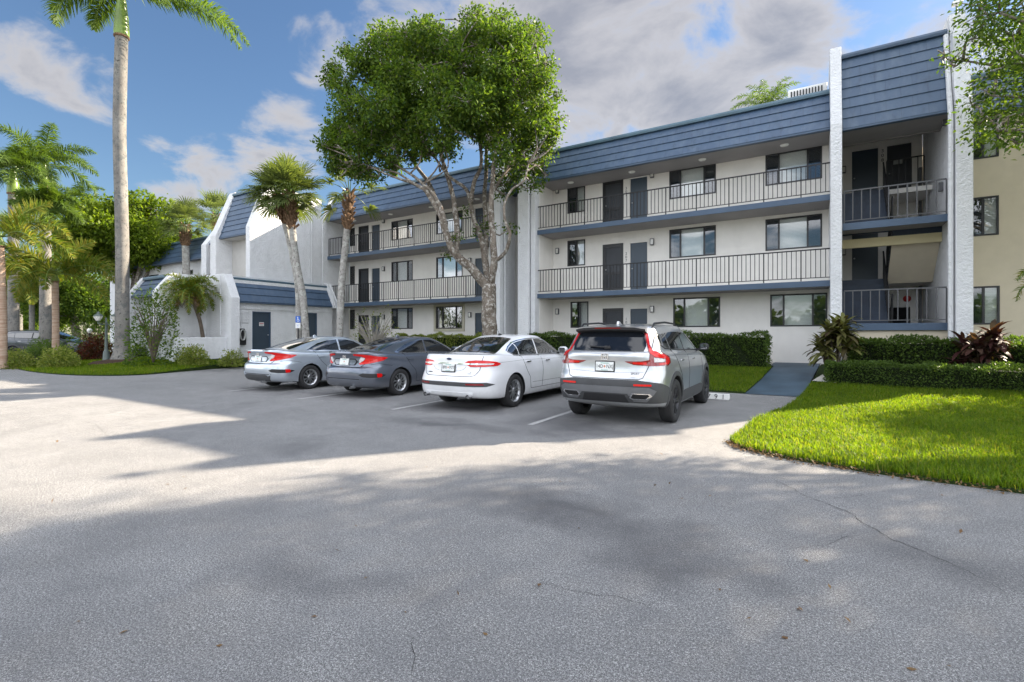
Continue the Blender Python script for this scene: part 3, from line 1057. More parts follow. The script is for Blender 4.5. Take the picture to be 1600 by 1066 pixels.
# faint stall lines
for i, x in enumerate((-3.95, -7.05, -10.0, -12.9)):
    g = MB(); g.add([(x - .05, 7.0, .004), (x + .05, 7.0, .004), (x + .05, 13.0, .004), (x - .05, 13.0, .004)], [(0, 1, 2, 3)])
M['line'] = None
def line_mat():
    m, nt, b = new_mat('worn_line_paint')
    co = N(nt, 'ShaderNodeTexCoord').outputs['Object']
    c = mixc(nt, ramp(nt, noise(nt, co, 14, 6, .7), [(.46, 0), (.62, 1)]), (.33, .33, .325), (.48, .475, .465))
    L(nt, c, b.inputs['Base Color']); b.inputs['Roughness'].default_value = .85
    return m
M['line'] = line_mat()
for x in (-3.95, -7.05, -10.0, -12.9):
    g = MB(); g.add([(x - .05, 7.0, .004), (x + .05, 7.0, .004), (x + .05, 13.0, .004), (x - .05, 13.0, .004)], [(0, 1, 2, 3)])
    tag(g.build('stall_marking', M['line'], normals=False), 'worn white stall line between the parked cars', 'road marking', group='stall lines', kind='structure')


def text_mesh(s, size, depth=.002):
    cu = bpy.data.curves.new('lettering', 'FONT')
    cu.body = s; cu.size = size; cu.extrude = depth; cu.align_x = 'CENTER'; cu.align_y = 'CENTER'
    o = bpy.data.objects.new('lettering', cu); COL.objects.link(o)
    me = bpy.data.meshes.new_from_object(o)
    bpy.data.objects.remove(o); bpy.data.curves.remove(cu)
    return me


def lettering(name, s, size, loc, rot, mat, parent, stretch=1.0, depth=.002):
    me = text_mesh(s, size, depth)
    me.materials.clear(); me.materials.append(mat)
    o = bpy.data.objects.new(name, me); COL.objects.link(o)
    o.location = loc; o.rotation_euler = rot; o.scale = (stretch, 1, 1)
    o.parent = parent
    return o


# cracks that wander across the asphalt
def px_ground(px, py):
    k = EYE * FPX / (py - HOR)
    p = at(px, py, k)
    return np.array([p.x, p.y])


crng = np.random.default_rng(77)
for pts, w0 in (([(1190, 742), (1265, 775), (1330, 800), (1395, 842), (1470, 872), (1600, 945)], .011), ([(1265, 775), (1300, 778), (1355, 772)], .006), ([(640, 1064), (650, 1030), (644, 1005), (655, 985)], .007),
                ([(125, 655), (160, 668), (172, 685)], .007), ([(30, 690), (120, 676), (215, 662)], .008), ([(1235, 860), (1290, 850), (1345, 835)], .006), ([(820, 905), (900, 920), (960, 925), (1040, 960)], .006)):
    path = []
    for a, b in zip(pts, pts[1:]):
        a, b = px_ground(*a), px_ground(*b)
        n = max(2, int(np.linalg.norm(b - a) / .05))
        for i in range(n): path.append(a + (b - a) * i / n)
    path = np.array(path)
    wob = np.cumsum(crng.normal(size=(len(path), 2)) * .010, 0); wob -= np.linspace(0, 1, len(path))[:, None] * wob[-1]
    path = path + wob + crng.normal(size=path.shape) * .004
    vs, fs = [], []
    for i, p in enumerate(path):
        t = path[min(i + 1, len(path) - 1)] - path[max(i - 1, 0)]
        nn = np.array([-t[1], t[0]]) / (np.linalg.norm(t) + 1e-9) * w0 * .32 * crng.uniform(.35, 1.2) * (1 - abs(2 * i / len(path) - 1) ** 4)
        vs += [(*(p - nn), .0035), (*(p + nn), .0035)]
    for i in range(len(path) - 1): fs.append((2 * i, 2 * i + 1, 2 * i + 3, 2 * i + 2))
    g = MB(); g.add(vs, fs)
    tag(g.build('asphalt_crack', M['mulch_dark'] if 'mulch_dark' in M else simple('crack_fill', (.035, .034, .033), .95), normals=False), 'thin dark crack in the asphalt', 'crack', group='asphalt cracks', kind='structure')

# concrete wheel stops at the heads of the stalls
def wheel_stop(x, label, num=None):
    w = thing('wheel_stop', label, 'wheel stop', (x, 11.98, 0), 0, 'wheel stops at the stall heads')
    m = MB(); m.prism([(-.10, .005), (-.075, .125), (.075, .125), (.10, .005)], -.92, .92, 'x')
    m.build('stop_block', M['white_paint'] if num else M['concrete'], w, bevel=.012)
    if num:
        for i, ch in enumerate(num):
            lettering('number', ch, .15, (.50 + .15 * i, -.092, .066), (R(78), 0, 0), M['text_dark'], w)
    return w


wheel_stop(-2.52, 'white painted wheel stop numbered 791 by the front wheel of the silver suv', '791')
wheel_stop(-5.9, 'concrete wheel stop under the nose of the white sedan')
wheel_stop(-9.2, 'concrete wheel stop under the nose of the dark grey sedan')
wheel_stop(-12.2, 'concrete wheel stop under the nose of the silver blue sedan')
# ------------------------------------------------------------------ cars
def car_paint(name, col, metal=.55, rough=.28):
    m, nt, b = new_mat(name)
    co = N(nt, 'ShaderNodeTexCoord').outputs['Object']
    c = mixc(nt, ramp(nt, noise(nt, co, 2.5, 4), [(.3, 0), (.7, 1)]), [x * .95 for x in col], [min(1, x * 1.04) for x in col])
    sepz = N(nt, 'ShaderNodeSeparateXYZ'); L(nt, co, sepz.inputs[0])
    # road dust low on the body
    dm = N(nt, 'ShaderNodeMath', operation='MULTIPLY')
    L(nt, ramp(nt, sepz.outputs[2], [(.25, .5), (.6, 0)]), dm.inputs[0]); L(nt, noise(nt, co, 9, 5, .7), dm.inputs[1])
    c = mixc(nt, dm.outputs[0], c, (.25, .23, .20))
    L(nt, c, b.inputs['Base Color'])
    b.inputs['Metallic'].default_value = metal
    b.inputs['Roughness'].default_value = rough
    b.inputs['Coat Weight'].default_value = 1
    b.inputs['Coat Roughness'].default_value = .03
    return m


M['paint_silverblue'] = car_paint('silver_blue_paint', (.52, .58, .65), .6)
M['paint_grey'] = car_paint('dark_grey_paint', (.13, .15, .19), .6)
M['paint_white'] = car_paint('white_car_paint', (.80, .81, .83), 0, .35)
M['paint_silver'] = car_paint('silver_paint', (.53, .545, .56), .68)
M['paint_dark'] = car_paint('charcoal_paint', (.03, .036, .045), .2)
M['chrome'] = simple('chrome', (.75, .75, .76), .12, metal=1, var=.02)
M['car_glass'] = simple('tinted_car_glass', (.012, .014, .016), .02, var=.1, coat=1.0, spec=1.0)
M['suv_glass'] = simple('dark_privacy_glass', (.010, .012, .016), .04, var=.1, coat=.25, spec=.45)
M['lamp_red'] = simple('red_lamp_lens', (.62, .006, .006), .14, var=.1, scale=30, coat=.35)
M['lamp_dark'] = simple('dark_red_lens', (.22, .01, .012), .1, var=.1, coat=1.0)
M['lamp_clear'] = simple('clear_lamp_lens', (.62, .60, .60), .1, var=.25, scale=40, coat=1.0)
M['tyre'] = simple('tyre_rubber', (.022, .022, .023), .8, var=.2, scale=20, bump=.3, bscale=120)
M['alloy'] = simple('alloy_rim', (.52, .53, .54), .3, metal=.9, var=.08)
M['alloy_dark'] = simple('dark_alloy_rim', (.045, .045, .05), .35, metal=.6, var=.1)
M['plate'] = simple('licence_plate', (.72, .74, .72), .5, var=.08, scale=30)
M['plate_green'] = simple('plate_green', (.22, .42, .36), .5)
M['plate_orange'] = simple('plate_orange', (.55, .25, .16), .5)
M['gap'] = simple('panel_gap', (.008, .008, .009), .9)
M['cladding'] = simple('grey_cladding', (.055, .057, .061), .6, var=.15)
M['diffuser'] = simple('grey_bumper_skid', (.16, .165, .175), .5, metal=.4)


def catmull(P, t):
    """P is a list of arrays, t in [0, len - 1]"""
    n = len(P)
    i = min(int(t), n - 2)
    f = t - i
    p0, p1, p2, p3 = P[max(i - 1, 0)], P[i], P[i + 1], P[min(i + 2, n - 1)]
    k = .42
    m1, m2 = (p2 - p0) * k, (p3 - p1) * k
    f2, f3 = f * f, f * f * f
    return p1 * (2 * f3 - 3 * f2 + 1) + m1 * (f3 - 2 * f2 + f) + p2 * (3 * f2 - 2 * f3) + m2 * (f3 - f2)


def car_shell(levels, taper=.05, ymid=1.3, half=2.4):
    nq, ns = 22, 34
    rings = []
    for (yr, yf, w, lr, nr, lf, nf, zp) in levels:
        lr, lf = min(lr, (yf - yr) * .48), min(lf, (yf - yr) * .48)
        pts = []
        for k in range(nq):                      # rear centre -> rear corner (right side)
            t = math.pi / 2 * k / nq
            pts.append((w * math.sin(t) ** (2 / nr), yr + lr - lr * math.cos(t) ** (2 / nr)))
        for k in range(ns):
            pts.append((w, yr + lr + (yf - lf - yr - lr) * k / (ns - 1)))
        for k in range(1, nq + 1):
            t = math.pi / 2 * k / nq
            pts.append((w * math.cos(t) ** (2 / nf) if k < nq else 0.0, yf - lf + lf * math.sin(t) ** (2 / nf)))
        zy, zz = [q[0] for q in zp], [q[1] for q in zp]
        full = pts + [(-x, y) for (x, y) in pts[-2:0:-1]]
        arr = []
        for (x, y) in full:
            tp = 1 - taper * abs((y - ymid) / half) ** 2.6
            arr.append((x * tp, y, float(np.interp(y, zy, zz))))
        rings.append(np.array(arr))
    rows = []
    sub = 4
    for i in range((len(rings) - 1) * sub + 1):
        rows.append(catmull(rings, i / sub))
    n = len(rows[0])
    V = np.concatenate(rows)
    F = []
    for r in range(len(rows) - 1):
        for k in range(n):
            F.append((r * n + k, r * n + (k + 1) % n, (r + 1) * n + (k + 1) % n, (r + 1) * n + k))
    F.append(tuple(range(n))[::-1])
    F.append(tuple((len(rows) - 1) * n + k for k in range(n)))
    return [tuple(v) for v in V], F


class Car:
    def __init__(s, name, label, loc, paint, spec, rz=0.0):
        s.root = thing(name, label, 'car', loc, rz)
        s.spec, s.paint = spec, paint
        V, F = car_shell(spec['levels'], spec.get('taper', .05))
        me = bpy.data.meshes.new('body'); me.from_pydata(V, [], F)
        bm = bmesh.new(); bm.from_mesh(me); bmesh.ops.recalc_face_normals(bm, faces=bm.faces)
        s.bvh = BVHTree.FromBMesh(bm)
        bm.to_mesh(me); bm.free()
        me.materials.append(paint); me.materials.append(M['black_plastic'])
        s.body = bpy.data.objects.new('body', me); COL.objects.link(s.body)
        ra, rh = spec['arch'], spec['axle_z']
        cut = MB()
        for y in (0, spec['wb']):
            for sx in (-1, 1):
                cut.lathe([(0, sx * .52), (ra, sx * .52), (ra, sx * 1.3), (0, sx * 1.3)], (0, y, rh), 48, 'x')
        co = cut.build('cutter', M['black_plastic'])
        bo = s.body.modifiers.new('arches', 'BOOLEAN'); bo.operation = 'DIFFERENCE'; bo.object = co; bo.solver = 'EXACT'
        bpy.context.view_layer.update()
        dg = bpy.context.evaluated_depsgraph_get()
        nm = bpy.data.meshes.new_from_object(s.body.evaluated_get(dg))
        s.body.modifiers.clear()
        s.body.data = nm
        bpy.data.objects.remove(co)
        for p in nm.polygons:
            c = p.center
            if any(math.hypot(c.y - y, c.z - rh) < ra + .002 for y in (0, spec['wb'])) and abs(c.x) > .5: p.material_index = 1
            elif c.z < .24 and p.normal.z < -.5: p.material_index = 1
        nm.polygons.foreach_set('use_smooth', [True] * len(nm.polygons))
        nm.set_sharp_from_angle(angle=R(38))
        s.body.parent = s.root

    # --- projecting outlines onto the shell
    def hit(s, mode, a, b):
        if mode == 'rear': o, d = Vector((a, -4, b)), Vector((0, 1, 0))
        elif mode == 'front': o, d = Vector((a, 8, b)), Vector((0, -1, 0))
        elif mode == 'top': o, d = Vector((a, b, 4)), Vector((0, 0, -1))
        elif mode in ('right', 'left'):
            q = 1 if mode == 'right' else -1
            o, d = Vector((3 * q, a, b)), Vector((-q, 0, 0))
        else:                                     # 'rad': angle from straight back (degrees), height
            d = Vector((math.sin(R(a)), -math.cos(R(a)), 0))
            c = Vector((0, s.spec.get('rad_y', -.1), b))
            o, d = c + d * 5, -d
        h = s.bvh.ray_cast(o, d)
        if h[0] is None:
            h = s.bvh.find_nearest(o + d * (4.2 if mode in ('rear',) else 2.2))
        n = h[1]
        if n.dot(d) > 0: n = -n
        return h[0], n

    def patch(s, name, poly, mode, mat, parent=None, off=.004, depth=.012, step=None, both=False):
        polys = [(poly, mode)]
        if both:
            if mode == 'right': polys.append((poly, 'left'))
            else: polys.append(([(-a, b) for (a, b) in poly], mode))
        out = []
        for pl, md in polys:
            st = step or (.045, .045) if md != 'rad' else (3.5, .03)
            if not hasattr(st, '__len__'): st = (st, st)
            bm = bmesh.new()
            bm.faces.new([bm.verts.new((a, b, 0)) for (a, b) in pl])
            for ax in (0, 1):
                lo, hi = min(q[ax] for q in pl), max(q[ax] for q in pl)
                t = math.floor(lo / st[ax]) * st[ax] + st[ax]
                while t < hi - 1e-5:
                    bmesh.ops.bisect_plane(bm, geom=list(bm.verts) + list(bm.edges) + list(bm.faces), plane_co=(t, 0, 0) if ax == 0 else (0, t, 0), plane_no=(1, 0, 0) if ax == 0 else (0, 1, 0))
                    t += st[ax]
            bmesh.ops.triangulate(bm, faces=bm.faces)
            nn = {}
            for v in bm.verts:
                p, n = s.hit(md, v.co.x, v.co.y)
                v.co = p + n * off
                nn[v] = n
            be = [e for e in bm.edges if e.is_boundary]
            src = {}
            r = bmesh.ops.extrude_edge_only(bm, edges=be)
            for e in [g for g in r['geom'] if isinstance(g, bmesh.types.BMVert)]:
                best = min((v for v in nn), key=lambda v: (v.co - e.co).length_squared)
                src[e] = nn[best]
            for e, n in src.items(): e.co = e.co - n * depth
            bmesh.ops.recalc_face_normals(bm, faces=bm.faces)
            me = bpy.data.meshes.new(name); bm.to_mesh(me); bm.free()
            # faces must look outwards
            me.materials.append(mat)
            me.polygons.foreach_set('use_smooth', [True] * len(me.polygons)); me.set_sharp_from_angle(angle=R(50))
            o = bpy.data.objects.new(name, me); COL.objects.link(o)
            o.parent = parent or s.root
            out.append(o)
        return out if both else out[0]

    def line(s, name, pts, mode, mat, w=.008, off=.003, parent=None, both=False, depth=.006):
        """narrow strip along a polyline on the shell"""
        modes = [(pts, mode)]
        if both: modes.append((pts, 'left') if mode == 'right' else ([(-a, b) for (a, b) in pts], mode))
        for pl, md in modes:
            sa = 57.3 / .9 if md == 'rad' else 1.0
            q = []
            for (a, b) in zip(pl, pl[1:]):
                d = math.hypot((b[0] - a[0]) / sa, b[1] - a[1])
                k = max(1, int(d / .05))
                q += [(a[0] + (b[0] - a[0]) * i / k, a[1] + (b[1] - a[1]) * i / k) for i in range(k)]
            q.append(pl[-1])
            vs, fs = [], []
            for i, p in enumerate(q):
                a, b = q[max(0, i - 1)], q[min(len(q) - 1, i + 1)]
                tx, tz = (b[0] - a[0]) / sa, b[1] - a[1]
                l_ = math.hypot(tx, tz) or 1
                nx, nz = -tz / l_ * w / 2 * sa, tx / l_ * w / 2
                for sg in (-1, 1):
                    h, n = s.hit(md, p[0] + nx * sg, p[1] + nz * sg)
                    vs.append(h + n * off); vs.append(h - n * depth)
            for i in range(len(q) - 1):
                a, b = 4 * i, 4 * i + 4
                fs += [(a, a + 2, b + 2, b), (a, b, b + 1, a + 1), (a + 2, a + 3, b + 3, b + 2)]
            mb = MB(); mb.add(vs, fs)
            mb.build(name, mat, parent or s.root, smooth=50)

    def wheels(s, design, mat, tr, tw, track):
        for y in (0, s.spec['wb']):
            for sx in (-1, 1):
                x = sx * track
                hub = MB()
                hub.lathe([(0, sx * .02), (.16, sx * .02), (.16, -sx * .05), (0, -sx * .05)], (0, 0, 0), 20, 'x')
                w = hub.build('wheel', M['metal'], s.root)
                w.location = (x, y, s.spec['axle_z'])
                rr = design['rim']
                h = tw / 2
                t = MB()
                t.lathe([(rr - .01, -h * .85), (rr + .02, -h * .95), (tr - .05, -h), (tr - .018, -h * .92), (tr, -h * .72), (tr, h * .72), (tr - .018, h * .92), (tr - .05, h), (rr + .02, h * .95), (rr - .01, h * .85)], (0, 0, 0), 48, 'x')
                t.build('tyre', M['tyre'], w, smooth=40)
                r = MB()
                f = sx
                r.lathe([(rr - .012, -f * h * .8), (rr - .05, -f * h * .3), (rr - .045, f * h * .5), (rr - .03, f * h * .72), (rr - .002, f * h * .86), (rr + .004, f * h * .80)], (0, 0, 0), 48, 'x')
                r.lathe([(0, f * h * .68), (.05, f * h * .70), (.065, f * h * .6), (.065, f * h * .2)], (0, 0, 0), 20, 'x')
                n, sw, sk = design['n'], design['w'], design.get('twist', 0)
                pairs = design.get('pair', 0)
                for k in range(n):
                    for dp in ((-pairs, pairs) if pairs else (0,)):
                        a0 = 2 * math.pi * k / n + dp * .5
                        a1 = 2 * math.pi * k / n + dp + sk
                        def pol(rad, a, off, xx): return (xx, rad * math.cos(a) - off * math.sin(a), rad * math.sin(a) + off * math.cos(a))
                        q = []
                        for (rad, a, wd, xo) in ((.04, a0, sw * .8, f * h * .62), (rr - .03, a1, sw * 1.05, f * h * .78)):
                            for (of, dx) in ((-wd, -.03 * f), (wd, -.03 * f), (wd * .75, 0), (-wd * .75, 0)): q.append(pol(rad, a, of, xo + dx))
                        r.add(q, [(0, 1, 2, 3), (4, 7, 6, 5), (0, 4, 5, 1), (1, 5, 6, 2), (2, 6, 7, 3), (3, 7, 4, 0)])
                r.build('rim', mat, w, smooth=30)
                d = MB(); d.lathe([(0, sx * .03), (rr - .06, sx * .03), (rr - .06, sx * .02)], (0, 0, 0), 32, 'x')
                d.build('brake_disc', M['black_plastic'], w)

    def mirrors(s, y, z, mat, k_=1.0):
        for sx in (-1, 1):
            p, n = s.hit('right' if sx > 0 else 'left', y, z - .05)
            m = MB()
            c = Vector((p.x + sx * .16, y + .02, z + .03))
            ring = []
            for (dx, sc_) in ((-.10, .75), (-.06, 1), (.05, 1.0), (.10, .6)):
                for k in range(14):
                    t = 2 * math.pi * k / 14
                    cx, sz = math.cos(t), math.sin(t)
                    ring.append((c.x + sx * dx * k_, c.y + .085 * k_ * sc_ * math.copysign(abs(cx) ** .7, cx), c.z + .085 * k_ * sc_ * math.copysign(abs(sz) ** .7, sz)))
            fs = [(i * 14 + k, i * 14 + (k + 1) % 14, (i + 1) * 14 + (k + 1) % 14, (i + 1) * 14 + k) for i in range(3) for k in range(14)]
            fs += [tuple(range(14)), tuple(range(42, 56))]
            m.add(ring, fs)
            o = m.build('side_mirror', mat, s.root, smooth=50)
            b = MB(); b.bar((p.x - sx * .02, y + .04, z - .05), (p.x + sx * .09, y + .03, z - .01), .022); b.build('mirror_stalk', M['black_plastic'], o)
            g = MB(); g.box(c.x - .075 * k_, c.x + .075 * k_, c.y - .088 * k_, c.y - .083 * k_, c.z - .06 * k_, c.z + .06 * k_); g.build('mirror_glass', M['car_glass'], o)

    def handle(s, y, z, mat):
        for sx, md in ((1, 'right'), (-1, 'left')):
            p, n = s.hit(md, y, z)
            m = MB(); m.obox(p + n * .022, (0, .095, 0), n * .012, (0, 0, .013))
            m.build('door_handle', mat, s.root, bevel=.008, smooth=40)

    def plate(s, y, z, text=None, tilt=8, framed=True):
        w = .155
        if framed:
            m = MB(); m.box(-w - .012, w + .012, -.006, .012, -.088, .088)
            o = m.build('plate_frame', M['black_plastic'], s.root, bevel=.004)
        else:
            m = MB(); m.box(-w, w, -.001, .012, -.078, .078); o = m.build('plate_frame', M['metal'], s.root)
        o.location = (0, y, z); o.rotation_euler = (R(-tilt), 0, 0)
        m = MB(); m.box(-w + .004, w - .004, -.011, -.0065, -.072, .072); m.build('licence_plate', M['plate'], o)
        q = MB(); q.lathe([(0, -.0135), (.016, -.0130), (.019, -.0112)], (0, 0, .0), 14, 'y'); q.build('plate_emblem', M['plate_orange'], o)
        q = MB(); q.box(-.07, .07, -.013, -.0112, .046, .060); q.build('plate_heading', M['plate_green'], o)
        q = MB(); q.box(-.06, .06, -.013, -.0112, -.064, -.054); q.build('plate_footing', M['plate_green'], o)
        if text:
            lettering('plate_number', text[0], .085, (-.085, -.0112, -.002), (R(90), 0, 0), M['text_dark'], o, .82)
            lettering('plate_number', text[1], .085, (.09, -.0112, -.002), (R(90), 0, 0), M['text_dark'], o, .82)

    def text(s, t, size, x, z, mat, name='badge'):
        p, n = s.hit('rear', x, z)
        rx = math.atan2(n.z, -n.y)
        lettering(name, t, size, p + n * .004, (R(90) - rx, 0, math.atan2(n.x, -n.y) * 1), mat, s.root)


def arch_ring(ra, y, z, wd, a0=-8, a1=188, n=26):
    o = [(y + (ra + wd) * math.cos(R(a0 + (a1 - a0) * k / n)), z + (ra + wd) * math.sin(R(a0 + (a1 - a0) * k / n))) for k in range(n + 1)]
    i = [(y + (ra + .004) * math.cos(R(a1 - (a1 - a0) * k / n)), z + (ra + .004) * math.sin(R(a1 - (a1 - a0) * k / n))) for k in range(n + 1)]
    return o + i


def h_emblem(car, z, s=.05):
    p, n = car.hit('rear', 0, z)
    m = MB()
    y = p.y - .006
    for q in ((-1, -.72, -1, 1), (.72, 1, -1, 1), (-.72, .72, .78, 1), (-.72, .72, -1, -.78)): m.box(q[0] * s, q[1] * s, y - .008, y + .02, z + q[2] * s * .85, z + q[3] * s * .85)
    for q in ((-.5, -.22, -.6, .6), (.22, .5, -.6, .6), (-.22, .22, -.14, .14)): m.box(q[0] * s, q[1] * s, y - .008, y + .02, z + q[2] * s * .85, z + q[3] * s * .85)
    m.build('badge', M['chrome'], car.root, bevel=.002)


CIVIC = dict(wb=2.70, arch=.365, axle_z=.322, taper=.055, rad_y=-.12, levels=[
    (-.78, 3.35, .74, .5, 3, .6, 3, [(-1, .215), (3.6, .21)]),
    (-.93, 3.52, .85, .55, 3.6, .7, 3, [(-1, .27), (0, .19), (2.7, .19), (3.5, .22)]),
    (-1.00, 3.58, .89, .6, 3.6, .8, 3, [(-1, .36), (0, .29), (2.7, .29), (3.5, .32)]),
    (-1.03, 3.60, .90, .62, 3.4, .9, 2.8, [(-1, .55), (.3, .50), (2.4, .5), (3.5, .5)]),
    (-1.01, 3.57, .895, .62, 3.2, .95, 2.8, [(-1, .685), (.3, .70), (2.4, .68), (3.5, .64)]),
    (-.945, 3.48, .885, .6, 3.0, .95, 2.8, [(-1, .735), (.3, .82), (2.4, .80), (3.5, .71)]),
    (-.93, 3.32, .875, .6, 3.0, .9, 2.8, [(-1, .92), (-.3, .90), (.3, .885), (2.4, .87), (3.4, .775)]),
    (-.975, 3.12, .855, .62, 3.0, .85, 2.6, [(-1, 1.035), (-.4, .99), (.3, .945), (2.4, .925), (3.2, .82)]),
    (-.93, 2.95, .81, .6, 3.0, .8, 2.6, [(-1, 1.06), (-.4, 1.035), (.3, .985), (2.2, .965), (2.7, .95), (3.1, .86)]),
    (-.55, 2.66, .765, .62, 2.6, .6, 2.6, [(-.6, 1.085), (.3, 1.01), (2.2, .985), (2.7, .965)]),
    (.0, 2.25, .69, .62, 2.6, .6, 2.6, [(0, 1.235), (.5, 1.20), (1.6, 1.18), (2.3, 1.16)]),
    (.58, 1.78, .605, .5, 2.6, .5, 2.6, [(.5, 1.365), (1, 1.368), (1.8, 1.345)]),
    (.78, 1.62, .50, .45, 2.4, .4, 2.4, [(.7, 1.398), (1.2, 1.405), (1.7, 1.385)]),
    (1.0, 1.42, .22, .2, 2, .2, 2, [(1, 1.417), (1.4, 1.412)]),
    (1.18, 1.24, .02, .02, 2, .02, 2, [(1.2, 1.419), (1.3, 1.419)])])


def compact_sedan(name, label, loc, paint, rim, rim_mat, sport):
    c = Car(name, label, loc, paint, CIVIC)
    # glass
    c.patch('rear_window', [(-.56, -.44), (.56, -.44), (.50, .1), (.44, .52), (0, .60), (-.44, .52), (-.50, .1)], 'top', M['car_glass'])
    c.patch('windscreen', [(-.62, 2.50), (0, 2.60), (.62, 2.50), (.46, 1.82), (0, 1.86), (-.46, 1.82)], 'top', M['car_glass'])
    c.patch('rear_side_window', [(-.02, 1.06), (.22, 1.035), (1.02, 1.02), (1.02, 1.325), (.70, 1.30), (.36, 1.22)], 'right', M['car_glass'], both=True)
    c.patch('front_side_window', [(1.08, 1.02), (2.12, 1.0), (1.95, 1.11), (1.62, 1.27), (1.35, 1.322), (1.08, 1.327)], 'right', M['car_glass'], both=True)
    c.line('window_trim', [(-.06, 1.05), (.22, 1.022), (1.05, 1.008), (2.14, .988)], 'right', M['chrome'], .014, .006, both=True)
    # side panel gaps
    c.line('door_gap', [(1.05, 1.01), (1.06, .7), (1.0, .32)], 'right', M['gap'], both=True)
    c.line('door_gap', [(.16, 1.03), (.22, .9), (.34, .74), (.50, .60), (.55, .45), (.52, .32)], 'right', M['gap'], both=True)
    c.line('door_gap', [(.52, .315), (2.12, .315)], 'right', M['gap'], both=True)
    c.line('door_gap', [(2.12, .32), (2.2, .6), (2.18, .97)], 'right', M['gap'], both=True)
    c.handle(.36, .86, paint); c.handle(1.22, .86, paint)
    # trunk lid
    c.line('trunk_gap', [(-.66, 1.0), (-.60, .80), (-.50, .715), (.50, .715), (.60, .80), (.66, 1.0)], 'rear', M['gap'], .009)
    c.patch('trunk_recess', [(-.34, .755), (-.42, .84), (-.34, .912), (.34, .912), (.42, .84), (.34, .755)], 'rear', M['gap'] if sport else M['cladding'], off=.002)
    c.patch('trunk_panel', [(-.31, .77), (-.37, .84), (-.33, .89), (.33, .89), (.37, .84), (.31, .77)], 'rear', paint, off=.005)
    # C shaped tail lamps
    for sx in (1, -1):
        lm = [(sx * a, b) for (a, b) in ((20, 1.012), (24, 1.028), (40, 1.005), (56, .965), (72, .93), (63, .865), (44, .80), (32, .775), (30, .80), (38, .87), (40, .93), (34, .965), (22, .985))]
        c.patch('tail_lamp', lm, 'rad', M['lamp_red'], off=.012, depth=.02)
        c.patch('reverse_lamp', [(sx * a, b) for (a, b) in ((30.5, .81), (37, .87), (39, .925), (33, .945), (30, .87))], 'rad', M['lamp_clear'], off=.009, depth=.014)
        c.patch('bumper_vent', [(sx * a, b) for (a, b) in ((31, .545), (37, .585), (60, .565), (68, .53), (60, .475), (45, .48), (36, .50))], 'rad', M['black_plastic'], off=.004)
        c.patch('reflector', [(sx * a, b) for (a, b) in ((54, .575), (60, .572), (62, .53), (60, .485), (55, .485))], 'rad', M['lamp_red'], off=.012)
        c.line('vent_edge', [(sx * 30, .40), (sx * 36, .475), (sx * 48, .455), (sx * 66, .475)], 'rad', paint, .022, .012)
    c.patch('lower_valance', [(-.52, .27), (-.58, .40), (-.40, .43), (.40, .43), (.58, .40), (.52, .27)], 'rear', paint if sport else M['cladding'], off=.006)
    c.line('valance_shadow', [(-.60, .445), (.60, .445)], 'rear', M['gap'], .014)
    c.line('bumper_gap', [(47, .775), (58, .80), (80, .735)], 'rad', M['gap'], .007, both=True)
    h_emblem(c, .955, .052)
    p, n = c.hit('rear', 0, .83)
    c.plate(p.y - .012, .835, None, 10, False)
    m = MB(); m.prism([(.72, 1.397), (.86, 1.40), (.80, 1.445), (.735, 1.452)], -.018, .018, 'x'); m.build('antenna', paint if sport else M['paint_silverblue'], c.root, bevel=.008)
    m = MB(); m.lathe([(.03, -.14), (.033, 0), (.026, .0), (.024, -.13)], (.30, -.90, .25), 14, 'y'); m.build('tailpipe', M['metal'], c.root, smooth=40)
    c.patch('spoiler_lip', [(-.72, 1.045), (0, 1.052), (.72, 1.045), (.74, 1.028), (0, 1.034), (-.74, 1.028)], 'rear', paint, off=.022, depth=.03)
    c.mirrors(2.02, 1.02, paint)
    c.wheels(rim, rim_mat, .322, .215, .775)
    return c


compact_sedan('parked_car', 'silver blue compact sedan with boomerang red tail lamps and twin-tone wheels', (-12.42, 8.45, 0), M['paint_silverblue'], dict(rim=.225, n=5, w=.022, pair=.30), M['alloy'], False)
compact_sedan('parked_car', 'dark grey compact sedan with boomerang red tail lamps and swirling spoked wheels', (-9.38, 8.72, 0), M['paint_grey'], dict(rim=.225, n=10, w=.015, twist=.42), M['alloy'], True)

